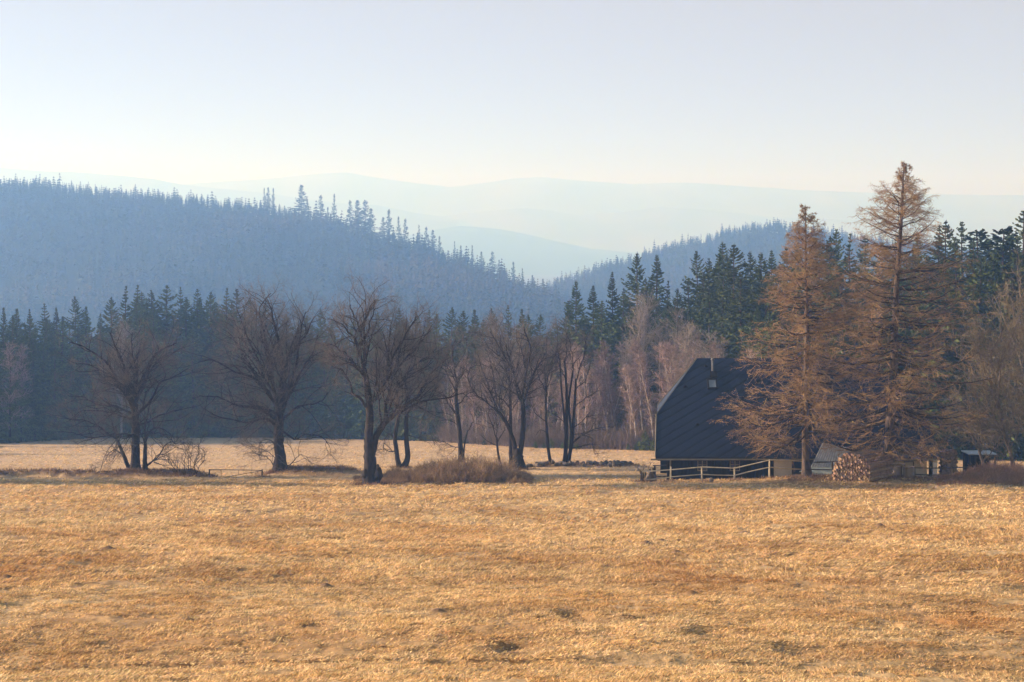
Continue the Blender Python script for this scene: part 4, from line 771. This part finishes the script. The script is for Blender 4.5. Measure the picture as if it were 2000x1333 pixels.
# ------------------------------------------------------------------ the cottage
def poly(name, V, faces, m, parent, smooth=False):
    me = bpy.data.meshes.new(name); me.from_pydata([tuple(v) for v in V], [], faces); me.update(); me.materials.append(m)
    o = bpy.data.objects.new(name, me); COL.objects.link(o); o.parent = parent; return o
def cottage():
    Yf, Yr, Yb = 99.3, 104.5, 109.7; ze, zr = -15.12, -8.65; x0, x1 = 10.02, 29.9
    e = empty('cottage', (0, 0, 0), label='long low cottage with a steep dark slate roof and black timber wall', cat='house')
    s = .42; yh = Yf + (Yr - Yf) * s; zh = ze + (zr - ze) * s; xh0, xh1 = 10.32, 29.6; xr0, xr1 = 13.62, 26.4; yhb = 2 * Yr - yh
    top = [(x0, Yf, ze), (x1, Yf, ze), (xh1, yh, zh), (xr1, Yr, zr), (xr0, Yr, zr), (xh0, yh, zh), (x0 + 1.26, Yb, ze), (x1, Yb, ze), (xh1, yhb, zh), (xh0 + .74, yhb, zh)]
    V = top + [(x, y, z - .16) for x, y, z in top]
    f = [(0, 1, 2, 3, 4, 5), (7, 6, 9, 4, 3, 8), (5, 4, 9), (2, 8, 3)]
    lo = [tuple(i + 10 for i in reversed(q)) for q in f]
    rim = [0, 1, 2, 8, 7, 6, 9, 5]; sides = [(rim[i], rim[i] + 10, rim[(i + 1) % 8] + 10, rim[(i + 1) % 8]) for i in range(8)]
    roof = poly('roof', V, f + lo + sides, M['slate'], e)
    # verge boards catch the sun on the left edge
    vb = MB()
    for a, b in ((top[0], top[5]), (top[5], top[4]), (top[6], top[9]), (top[9], top[4])):
        a, b = np.array(a), np.array(b); vb.tubes(np.stack([a + (-.03, 0, .02), b + (-.03, 0, .02)]), np.array([.03, .03]), 4)
    vb.build('verge_trim', M['frame'], roof)
    n = np.array([0, -(zr - ze), (Yr - Yf)]); n = n / np.linalg.norm(n)
    def on_roof(px, py, lift=0.0):
        # where the ray through a photo point meets the front slope
        d = np.array([(px - CX) / F, 1, (HY - py) / F]); p0 = np.array([0, Yf, ze]); k = p0.dot(n) / d.dot(n); return d * k + n * lift
    upv = np.array([0, Yr - Yf, zr - ze]); upv /= np.linalg.norm(upv); xv = np.array([1, 0, 0])
    def slab(mb, c, wx, hu, t0, t1):
        q = [c + xv * sx * wx / 2 + upv * sy * hu / 2 for sx, sy in ((-1, -1), (1, -1), (1, 1), (-1, 1))]
        V = [p + n * t0 for p in q] + [p + n * t1 for p in q]; mb.add(V, [(0, 3, 2, 1), (4, 5, 6, 7), (0, 1, 5, 4), (1, 2, 6, 5), (2, 3, 7, 6), (3, 0, 4, 7)])
    c = on_roof(1391, 751); mb = MB()
    for dx, du, wx, hu in ((-.30, 0, .1, .86), (.30, 0, .1, .86), (0, .38, .5, .1), (0, -.38, .5, .1)): slab(mb, c + xv * dx + upv * du, wx, hu, -.02, .14)
    sk = mb.build('skylight', M['dark'], roof); mb = MB(); slab(mb, c, .50, .66, .02, .10); mb.build('pane', M['skyglass'], sk)
    # flue with its flashing
    c = on_roof(1394, 733); mb = MB(); slab(mb, c + upv * .0, .42, .55, .01, .12); fl = mb.build('flue_base', M['dark'], roof)
    p = on_roof(1392, 727); mb = MB(); mb.tubes(np.array([p - (0, 0, .1), p + (0, 0, .9)]), np.array([.085, .085]), 12, cap=True); ch = mb.build('chimney_pipe', M['pipe'], roof, smooth=True)
    mb = MB(); mb.tubes(np.array([p + (0, 0, .86), p + (0, 0, .96), p + (0, 0, 1.02)]), np.array([.14, .14, .08]), 12, cap=True); mb.build('chimney_cap', M['pipe'], roof)
    # vents / snow catchers
    for q in ((1379, 717), (1339, 757), (1362, 831)):
        c = on_roof(*q); mb = MB(); mb.box(c + n * .06, (.26, .2, .08)); mb.box(c + n * .12 + (0, 0, .04), (.14, .14, .08)); mb.build('roof_vent', M['dark'], roof)
    # timber walls with board grooves
    wl = MB(); wy = 100.2; bx0, bx1 = 11.15, 29.2; gb = -17.9; xs = np.arange(bx0, 19.0, .24)
    for k, x in enumerate(xs): wl.box((x + .11, wy - (.012 if k % 2 else 0), (ze + gb) / 2), (.225, .12, ze - gb))
    wl.box(((bx0 + 24.9) / 2, wy + .16, (ze + gb) / 2), (24.9 - bx0, .18, ze - gb))
    wl.box((bx0 + .55, Yr, (ze + gb) / 2), (.18, 8.2, ze - gb), rz=-.1); wl.box((bx1 - .09, Yr, (ze + gb) / 2), (.18, 8.2, ze - gb)); wl.box(((bx0 + bx1) / 2, 2 * Yr - wy, (ze + gb) / 2), (bx1 - bx0 - .4, .18, ze - gb))
    wl.build('wall', M['dark'], e)
    # gables
    for gx, sk_ in ((bx0, .12), (bx1 - .16, 0)):
        gv = [(0, wy, ze), (0, 2 * Yr - wy, ze), (0, yhb - .3, zh - .35), (0, yh + .3, zh - .35)]
        V = [(gx + sk_ * (y - wy), y, z) for _, y, z in gv] + [(gx + .16 + sk_ * (y - wy), y, z) for _, y, z in gv]
        poly('gable_wall', V, [(0, 1, 2, 3), (7, 6, 5, 4), (0, 4, 5, 1), (1, 5, 6, 2), (2, 6, 7, 3), (3, 7, 4, 0)], M['dark'], e)
    cw = MB(); cw.box(((24.95 + bx1) / 2, wy, (ze + gb) / 2), (bx1 - 24.95, .2, ze - gb)); cw.build('rendered_wall', M['cream'], e)
    def PX(px, y=wy): return (px - CX) / F * y
    def PZ(py, y=wy): return (HY - py) / F * y
    def window(pa, pb, qa, qb, mull=True, fr=None):
        xa, xb, za, zb = PX(pa), PX(pb), PZ(qb), PZ(qa); y = wy - .075; mb = MB(); t = .055
        mb.box(((xa + xb) / 2, y, zb - t / 2), (xb - xa, .08, t)); mb.box(((xa + xb) / 2, y, za + t / 2), (xb - xa, .08, t))
        for x in (xa + t / 2, xb - t / 2) + (((xa + xb) / 2,) if mull else ()): mb.box((x, y - .003, (za + zb) / 2), (t, .08, zb - za - 2 * t))
        if mull: mb.box(((xa + xb) / 2, y - .006, (za + zb) / 2 + .05), (xb - xa - 2 * t, .05, .03))
        w_ = mb.build('window', fr or M['frame'], e); mb = MB(); mb.box(((xa + xb) / 2, y + .012, (za + zb) / 2), (xb - xa - .06, .03, zb - za - .06)); mb.build('pane', M['pane'], w_)
    window(1362, 1381, 898, 920); window(1425, 1445, 898, 920); window(1765, 1784, 901, 914, False, M['dark'])
    dr = MB(); dr.box(((PX(1511) + PX(1546)) / 2, wy - .09, (PZ(897) + PZ(940)) / 2), (PX(1546) - PX(1511), .06, PZ(897) - PZ(940))); dr.build('door', M['white'], e)
    for px, m_, wd in ((1305, M['dark'], .17), (1309.5, M['frame'], .09), (1817, M['dark'], .17), (1825, M['white'], .3)):
        mb = MB(); y = Yf + .25; x = (px - CX) / F * y; b = float(gz(x, y)) - .3; mb.box((x, y, (ze - .05 + b) / 2), (wd, wd, ze - .05 - b)); mb.build('porch_post', m_, e)
    mb = MB(); mb.box(((9.68 + 29.6) / 2, Yf - .07, ze - .17), (29.6 - 9.68, .10, .09)); mb.build('gutter', M['frame'], e)
    mb = MB(); mb.box(((10.2 + 29.5) / 2, Yf + .35, ze - .24), (19.3, .14, .14)); mb.build('eaves_beam', M['dark'], e)
cottage()

# small metal-roofed outhouse in front of the cottage
def outhouse():
    e = empty('outhouse', (0, 0, 0), label='low woodshed with a pale sheet metal roof reaching almost to the ground between the larches', cat='shed')
    A = np.array(W(1607, 865, 98.9)); Bq = np.array(W(1701, 884, 98.9)); Cq = np.array(W(1722, 915, 97.6)); Dq = np.array(W(1583, 914, 97.2)); mb = MB(); n = 26
    for k in range(n):                                     # corrugations
        for j in range(2):
            pass
    us = np.linspace(0, 1, n * 4 + 1); top = A + (Bq - A) * us[:, None]; bot = Dq + (Cq - Dq) * us[:, None]; wv = .018 * np.sin(us * n * 6.283)
    top[:, 2] += wv; bot[:, 2] += wv; V = np.concatenate([top, bot, top - (0, 0, .05), bot - (0, 0, .05)]); m = len(us); i = np.arange(m - 1)
    mb.add(V, np.concatenate([np.stack([i, i + m, i + m + 1, i + 1], 1), np.stack([i + 2 * m, i + 2 * m + 1, i + 3 * m + 1, i + 3 * m], 1), np.stack([i + m, i + 3 * m, i + 3 * m + 1, i + m + 1], 1), np.stack([i, i + 1, i + 2 * m + 1, i + 2 * m], 1)]))
    mb.build('roof', M['metal'], e)
    gb = -17.5
    V = []
    for p in (A, Bq, Cq, Dq):
        V += [(p[0], p[1], p[2] - .08), (p[0], p[1], gb)]
    back = [(A[0], A[1] + .2, gb)]
    poly('wall', V, [(0, 1, 3, 2), (2, 3, 5, 4), (4, 5, 7, 6), (6, 7, 1, 0)], M['oldpost'], e)
    E_ = [np.array(W(x, y, Y)) for x, y, Y in ((1583, 912, 97.0), (1632, 914, 96.9), (1650, 925, 96.5), (1625, 934, 96.3), (1590, 924, 96.3), (1561, 921, 96.6))]
    V = [tuple(p) for p in E_] + [tuple(p - (0, 0, .05)) for p in E_]; k = len(E_)
    o = poly('sheet', V, [tuple(range(k)), tuple(range(2 * k - 1, k - 1, -1))] + [(i, i + k, (i + 1) % k + k, (i + 1) % k) for i in range(k)], M['tarp'], None)
    o.name = 'tarpaulin'; tag(o, 'pale greenish tarpaulin slumped on the ground below the metal-roofed woodshed', 'tarpaulin')
outhouse()
def open_shed():
    e = empty('open_shed', (0, 0, 0), label='small dark open shed with a flat metal roof at the far right behind the shrubs', cat='shed')
    Y = 103.; X = lambda p: (p - CX) / F * Y; Z = lambda p: (HY - p) / F * Y
    mb = MB(); mb.box(((X(1890) + X(1946)) / 2, Y + .6, Z(887)), (X(1946) - X(1890), 1.8, .07)); mb.build('roof', M['metal'], e)
    for px in (1893, 1917, 1943):
        for dy in (0, 1.3):
            mb = MB(); mb.box((X(px), Y - .1 + dy, (Z(888.5) + Z(945)) / 2), (.13, .12, Z(888.5) - Z(945))); mb.build('post', M['oldpost'], e)
    mb = MB(); mb.box(((X(1890) + X(1946)) / 2, Y + 1.4, (Z(889) + Z(945)) / 2), (X(1943) - X(1893), .06, Z(889) - Z(945))); mb.build('back_wall', M['dark'], e)
open_shed()

# ------------------------------------------------------------------ woodpile
def woodpile():
    rng = np.random.default_rng(90); c, s_ = math.cos(R(40)), math.sin(R(40)); Y0 = 93.6
    # pile face runs along U, logs run along V (away to the right)
    a = R(-14); U = np.array([math.cos(a), math.sin(a), 0]); Vd = np.array([-math.sin(a), math.cos(a), 0]); Vd = np.array([.72, .69, 0])
    Xl = (1629 - CX) / F * Y0; w_ = 2.32; zb = float(gz(Xl + 1.2, Y0)) - .02; L = 2.9
    r0 = .083; row = 0; z = r0
    proto = []
    for i in range(5):
        mb = MB(); sd_ = 9; an = np.arange(sd_) / sd_ * 6.283; rr = r0 * (1.12 + rng.normal(0, .10, sd_)) * rng.choice([1, .9, .8]); 
        if i % 2: rr *= 1 - .35 * np.clip(np.cos(an - rng.uniform(0, 6)), 0, 1)      # split faces
        k = 5; zz = np.linspace(0, L, k); V = np.stack([np.stack([rr * np.cos(an) * (1 - .06 * q), np.full(sd_, zz[q]), rr * np.sin(an) * (1 - .06 * q)], 1) + (rng.normal(0, .012), 0, rng.normal(0, .012)) for q in range(k)]).reshape(-1, 3)
        ii = np.arange(sd_); Q = np.concatenate([np.stack([q * sd_ + ii, q * sd_ + (ii + 1) % sd_, (q + 1) * sd_ + (ii + 1) % sd_, (q + 1) * sd_ + ii], 1) for q in range(k - 1)])
        Vc = np.concatenate([V, [(0, 0, 0), (0, L, 0)]]); T = np.concatenate([np.stack([np.full(sd_, k * sd_), (ii + 1) % sd_, ii], 1), np.stack([np.full(sd_, k * sd_ + 1), (k - 1) * sd_ + ii, (k - 1) * sd_ + (ii + 1) % sd_], 1)])
        o = mesh_np('log', Vc, Q, T); o.data.materials.append(M['logbark']); o.data.materials.append(M['log'])
        mi = np.zeros(len(o.data.polygons), np.int32); mi[len(Q):] = 1; o.data.polygons.foreach_set('material_index', mi); COL.objects.unlink(o); proto.append(o)
    while z < 1.78:
        h = z / 1.85; half = w_ / 2 * min(1.0, (1 - h ** 3.2) ** .5 + .02)
        x = -half + (r0 if row % 2 else 0) + rng.uniform(-.02, .02)
        while x < half:
            o = proto[rng.integers(5)].copy(); o.name = 'log'; COL.objects.link(o)
            p = np.array([Xl + w_ / 2, Y0, zb]) + U * x + np.array([0, 0, z + rng.normal(0, .015)]) + Vd * rng.uniform(-.10, .06) + Vd * (.10 * h)
            o.location = tuple(p); o.rotation_euler = (rng.normal(0, .008), rng.uniform(0, 6.28), math.atan2(Vd[1], Vd[0]) - math.pi / 2 + rng.normal(0, .008))
            tag(o, 'long split log in the rounded stack with pale cut ends beside the larches', 'log', 'logs of the stacked woodpile'); x += r0 * 1.95 * rng.uniform(.92, 1.08)
        z += r0 * 1.66; row += 1
woodpile()
def stump(px, py, wpx, hpx, Y, label, seed):
    rng = np.random.default_rng(seed); b = g(px, Y); r = wpx / F * Y / 2; H = hpx / F * Y; e = empty('stump', b, label=label, cat='stump')
    mb = MB(); n = 14; an = np.arange(n) / n * 6.283; rr = r * (1 + rng.normal(0, .05, n)); rings = []
    for k, (zz, s) in enumerate(((-.2, 1.12), (.15, 1.04), (H * .5, .98), (H, 1.0))): rings.append(np.stack([rr * np.cos(an) * s, rr * np.sin(an) * s, np.full(n, zz) + (rng.normal(0, .02, n) if k == 3 else 0)], 1))
    ii = np.arange(n); mb.add(np.concatenate(rings), np.concatenate([np.stack([k * n + ii, k * n + (ii + 1) % n, (k + 1) * n + (ii + 1) % n, (k + 1) * n + ii], 1) for k in range(3)]))
    mb.build('bark', M['stump'], e, smooth=True); mb = MB(); V = np.concatenate([rings[3], [(0, 0, H + .015)]]); mb.add(V, None, np.stack([ii, (ii + 1) % n, np.full(n, n)], 1)); mb.build('cut_face', M['log'], e)
stump(1752, 930, 20, 24, 96.0, 'pale upright log section with a slab laid over it, right of the big larch', 1)
stump(1775, 932, 22, 22, 95.6, 'upright log section in front of the cream wall below its little window', 2)
mb = MB(); bb = np.array(g(1752, 96.0)); 
for k in range(1): mb.box(bb + (.05, -.05, .93), (.85, .45, .09), rz=.2)
o = mb.build('wood_slab', M['stump']); tag(o, 'rough slab lying across the pale upright log section', 'slab')
# firewood stacked by the right end of the cottage
def firewood():
    rng = np.random.default_rng(12); Y = 102.; ps = []
    for i in range(3):
        mb = MB(); mb.tubes(np.array([[0, 0, 0], [0, .3, .005], [0, .6, 0]]), np.array([.09, .085, .09]) * (1 + .12 * i), 7, cap=True); p_ = mb.build('firewood_billet', M['logbark']); COL.objects.unlink(p_); ps.append(p_)
    for r_ in range(13):
        for c_ in range(6):
            o = ps[rng.integers(3)].copy(); COL.objects.link(o); x = (1841 - CX) / F * Y + c_ * .185 + (r_ % 2) * .09; o.location = (x + rng.normal(0, .01), Y + rng.uniform(-.04, .04), float(gz(x, Y)) + .08 + r_ * .155)
            o.rotation_euler = (0, rng.uniform(0, 6), 0); tag(o, 'dark firewood billet in the tall stack at the right end of the cottage', 'firewood', 'firewood stacked at the cottage end')
firewood()

# ------------------------------------------------------------------ fences, gate
def rail_between(mb, a, b, r0, r1, rng):
    P = catmull([a, (np.array(a) + b) / 2 + rng.normal(0, .02, 3), b], 7); mb.tubes(P, np.linspace(r0, r1, 7), 6, cap=True)
def fence(name, label, pts, rails, m, seed, pr=.055, Y=96.4, rr=(.042, .032)):
    """pts: (px, top row, bottom row, Y)"""
    rng = np.random.default_rng(seed); e = empty(name, (0, 0, 0), label=label, cat='fence')
    for px, t, b, Y in pts:
        a = np.array(W(px, t, Y)); lo = min(W(px, b, Y)[2], float(gz(a[0], Y))) - .15; mb = MB(); mb.tubes(np.array([(a[0], Y, lo), (a[0] + rng.normal(0, .01), Y, (lo + a[2]) / 2), (a[0] + rng.normal(0, .012), Y, a[2])]), np.array([pr * 1.05, pr, pr * .92]), 8, cap=True); mb.build('post', m, e, smooth=False)
    for line in rails:
        mb = MB()
        for (x0, y0, Y0), (x1, y1, Y1) in zip(line[:-1], line[1:]): rail_between(mb, np.array(W(x0, y0, Y0 - .07)), np.array(W(x1, y1, Y1 - .07)), rr[0], rr[1], rng)
        mb.build('rail', m, e)
fence('rail_fence', 'pale weathered two-rail fence rising to the right in front of the black timber wall', [(1310, 912, 945, 96.6), (1371, 912, 944, 96.4), (1434.5, 913, 939, 96.2), (1503, 898, 934, 96.2)],
      [[(1254, 922, 96.6), (1310, 918, 96.6), (1371, 912.5, 96.4), (1434.5, 915, 96.2), (1503, 899, 96.2), (1575, 902, 96.6)], [(1262, 937, 96.6), (1310, 932, 96.6), (1371, 927, 96.4), (1434.5, 929, 96.2), (1503, 913, 96.2), (1572, 917, 96.6)]], M['fence'], 1)
fence('rail_fence', 'short old fence corner of close-set grey posts left of the cottage', [(1252, 921, 949, 96.6), (1256, 922, 949, 96.9), (1260, 923, 949, 97.3), (1269, 916, 941, 100.), (1276, 915, 938, 102.), (1279, 909, 938, 104.)],
      [[(1275, 910, 104.), (1303, 909, 104.)], [(1275, 930, 104.), (1303, 932, 104.)]], M['oldpost'], 2, pr=.07)
fence('rail_fence', 'dark rail fence between the left larch and the woodpile', [(1573, 900, 934, 95.0), (1626, 902, 930, 96.)], [[(1573, 902, 95.), (1626, 902.5, 96.), (1640, 903, 96.)], [(1573, 917, 95.), (1626, 918, 96.), (1640, 918, 96.)]], M['oldpost'], 3)
fence('rail_fence', 'dark rail fence running right from the stumps past the cream wall', [(1787, 912, 932, 97.0), (1860, 912, 934, 97.), (1925, 910, 936, 98.)], [[(1787, 914, 97.), (1860, 914, 97.), (1925, 914, 98.)], [(1787, 927, 97.), (1860, 928, 97.), (1925, 928, 98.)]], M['oldpost'], 4)
def field_gate():
    rng = np.random.default_rng(4); e = empty('field_gate', (0, 0, 0), label='thin brown metal pole gate across the gap between the left field trees', cat='gate'); Y = 103.5
    for px in (409, 512):
        a = np.array(W(px, 917, Y)); lo = float(gz(a[0], Y)) - .2; mb = MB(); mb.tubes(np.array([(a[0], Y, lo), (a[0], Y, a[2])]), np.array([.05, .05]), 8, cap=True); mb.build('post', M['darkmetal'], e)
    mb = MB()
    for p, q, r_ in (((409, 917.5), (512, 919), .028), ((431, 934), (512, 919.5), .02), ((432, 918), (432, 934), .014), ((466, 918.5), (466, 927), .014), ((409, 920), (432, 920), .014)):
        mb.tubes(np.array([W(*p, Y - .06), W(*q, Y - .06)]), np.array([r_, r_]), 6, cap=True)
    mb.build('bar', M['darkmetal'], e)
field_gate()

# ------------------------------------------------------------------ stones, burls, thickets
def rock(px, Y, sx, sz, label, seed, m='stone', group='stones on the bank', cat='stone', sy=None, sink=.3):
    rng = np.random.default_rng(seed); b = np.array(g(px, Y)); n, k = 12, 8; V = []
    for i in range(k + 1):
        th = math.pi * i / k
        for j in range(n): V.append((math.sin(th) * math.cos(j / n * 6.283), math.sin(th) * math.sin(j / n * 6.283), math.cos(th)))
    V = np.array(V); nn = 1 + .5 * vn(V[:, 0] * 1.6 + seed, V[:, 2] * 1.6 + V[:, 1] * 1.3, seed) + .2 * vn(V[:, 0] * 4 + seed, V[:, 2] * 4 + V[:, 1] * 3, seed); V = V * nn[:, None]
    # facets: clip by random planes
    for _ in range(5):
        d = norm(rng.normal(size=3)); t = V @ d; V = V - np.clip(t - .72, 0, None)[:, None] * d
    V = V * (sx, sy or sx * .8, sz); ii = np.arange(n); Q = np.concatenate([np.stack([i * n + ii, i * n + (ii + 1) % n, (i + 1) * n + (ii + 1) % n, (i + 1) * n + ii], 1) for i in range(k)])
    o = mesh_np('stone', V, Q[:, ::-1], smooth=False, mat=M[m]); o.location = (b[0], b[1], b[2] + sz * (1 - sink) * .6); o.rotation_euler = (0, 0, rng.uniform(0, 6)); tag(o, label, cat, group); return o
rg = np.random.default_rng(6)
for k, px in enumerate(list(np.linspace(1030, 1235, 26)) + list(np.linspace(1190, 1215, 4))):
    rock(px + rg.normal(0, 3), 118 + rg.normal(0, .5), rg.uniform(.18, .5), rg.uniform(.12, .30), 'brown stone in the low row of stones left of the cottage', 300 + k)
rock(1271, 96.9, .50, .52, 'dark peaked boulder beside the fence corner left of the cottage', 401, group=None, sy=.4)
rock(1389, 95.6, .2, .22, 'small pale stone in the grass below the rail fence', 402, group=None)
for k, (px, Y, s) in enumerate(((708, 94.5, .3), (741, 94.3, .34))):
    pass
def burl(px, py, s, label, seed):
    o = rock(px, 94.5, s, s * 1.5, label, seed, m='bark', group=None, cat='burl', sink=0); o.name = 'burl'; o.location.z = W(px, py, 94.5)[2]; return o
tree5 = [o for o in COL.objects if o.get('label', '').startswith('nearest and thickest')][0]
for px, py, s, sd_ in ((713, 925, .25, 1), (740, 926, .33, 2), (738, 915, .2, 5)):
    o = burl(px, py, s, '', sd_); 
    for q in ('label', 'category', 'group'):
        if q in o: del o[q]
    o.parent = tree5; o.location = o.location - tree5.location
def thicket(name, label, shape, n, mt, seed, h, k=5, cat='thicket', spread=.5, r=.012):
    """shape(rng,n) -> X,Y,height factor"""
    rng = np.random.default_rng(seed); X, Y, hf = shape(rng, n); m = len(X)
    D = norm(np.stack([rng.normal(0, spread * .55, m), rng.normal(0, spread * .55, m), np.ones(m)], 1)); L = h * hf * rng.uniform(.6, 1.1, m)
    p, rd = grow(rng, np.stack([X, Y, gz(X, Y) - .05], 1), D, L, np.full(m, r), 4, .16, .05, .4); mb = MB(); mb.tubes(p, rd, 3)
    P, D, L2, r2 = spawn(rng, p, rd, k, .2, 32, lambda f: h * .36 + 0 * f, .8, rmin=.007); L2 *= np.repeat(hf, k)
    p2, rd2 = grow(rng, P, D, L2, np.minimum(r2, .009), 2, .15, .08, .5); mb.tubes(p2, rd2, 3)
    P, D, L3, r3 = spawn(rng, p2, rd2, 4, .2, 35, lambda f: h * .15 + 0 * f, .9, rmin=.007); mb.spikes(P, D, L3, np.minimum(r3, .010))
    o = mb.build(name, M[mt]); tag(o, label, cat, kind='stuff')
def shape_mid(rng, n):
    px = rng.uniform(690, 1040, n); Y = rng.uniform(95.5, 103, n); f = np.clip((px - 735) / 30, .35, 1) * np.clip((1050 - px) / 60, .1, 1) * (1 + .7 * vn(px / 14, Y / 1.6, 3)); f *= np.clip((Y - 94.5) / 2.5, .3, 1) * np.interp(px, [690, 760, 820, 900, 960, 1040], [.35, .5, .75, 1.1, 1.05, .75])
    keep = ((px > 735) | (rng.random(n) < .4)) & (vn(px / 9, Y / .9, 9) > -.22); return ((px - CX) / F * Y)[keep], Y[keep], f[keep]
thicket('thicket', 'dense low brown thicket right of the thick forked tree', shape_mid, 4200, 'thicket', 71, 1.3, spread=.9)
def shape_right(rng, n):
    px = 2060 - rng.random(n) ** 1.0 * 230; Y = rng.uniform(92.5, 98, n); f = np.clip((px - 1830) / 110, .2, 1) * (1 + .4 * vn(px / 14, Y / 1.5, 4)) * np.clip((Y - 91.5) / 3, .3, 1); return (px - CX) / F * Y, Y, f
thicket('shrubs', 'reddish brown brush at the foot of the bare trees at the right edge', shape_right, 1900, 'redbrush', 72, 1.15, spread=1.1)
def shape_rough(rng, n):
    px = rng.uniform(1540, 1950, n); Y = rng.uniform(93.6, 96.2, n); return (px - CX) / F * Y, Y, .5 + .5 * rng.random(n)
thicket('rough_grass', 'tufts of rough dry grass along the foot of the fence and woodpile', shape_rough, 1200, 'heath', 73, .28, cat='grass', spread=1.2, r=.009)
def shape_edge(rng, n):
    px = rng.uniform(860, 1290, n); Y = wood_edge(px) + rng.uniform(-1.5, 3, n); return (px - CX) / F * Y, Y, .5 + .7 * rng.random(n) + .5 * vn(px / 20, Y, 5)
thicket('undergrowth', 'tangled brown undergrowth at the foot of the birches', shape_edge, 2600, 'brush', 74, 2.4, cat='undergrowth', spread=.7, r=.02)
bare_tree('field_bush', 'small spindly bare bush left of the cottage fence corner', 101, (1262, 930), [], [(.02, .008, [(1262, 930), (1258, 915), (1255, 900)]), (.02, .008, [(1263, 930), (1266, 910), (1272, 895)]), (.02, .008, [(1261, 930), (1250, 915), (1245, 905)])], 41, K=(0, 3, 3), L=(.5, .3, .2), cat='bush', side=0, kn=7)
bare_tree('field_bush', 'tiny leafless sprout on the low bank left of the leftmost field tree', 103, (181, 940), [], [(.02, .008, [(181, 938), (179, 925), (176, 918)]), (.02, .008, [(182, 938), (184, 926), (188, 920)])], 42, K=(0, 3, 2), L=(.35, .2, .15), cat='bush', side=0, kn=5)

# trees standing outside the left of the frame that throw the long shadows over the meadow
for i, (X, Y, H) in enumerate(((-50, 97.5, 15), (-55, 99.5, 16), (-60, 101, 17), (-66, 104.5, 19), (-58, 113, 13), (-95, 150, 20), (-100, 172, 22), (-92, 184, 21), (-108, 160, 22))):
    place_tree(('spruce', i % 6), (X, Y, float(gz(X, Y)) - .1), H, i * 1.3, 'spruce standing outside the left of the meadow, its shadow lying over the grass', 'tree', 'spruces left of the meadow')

# ------------------------------------------------------------------ haze
hz_ = bpy.data.materials.new('haze_air'); hz_.use_nodes = True; t = hz_.node_tree; t.nodes.clear()
pv = t.nodes.new('ShaderNodeVolumePrincipled'); ou = t.nodes.new('ShaderNodeOutputMaterial'); t.links.new(pv.outputs[0], ou.inputs['Volume'])
pv.inputs['Color'].default_value = (.235, .475, 1.0, 1); pv.inputs['Absorption Color'].default_value = (1, 1, 1, 1)
pv.inputs['Density'].default_value = .00080; pv.inputs['Anisotropy'].default_value = .20
mb = MB(); mb.box((0, 3800, 120), (14600, 7800, 450)); hz = mb.build('haze', hz_); tag(hz, 'blue haze filling the valley air', 'haze', kind='stuff')
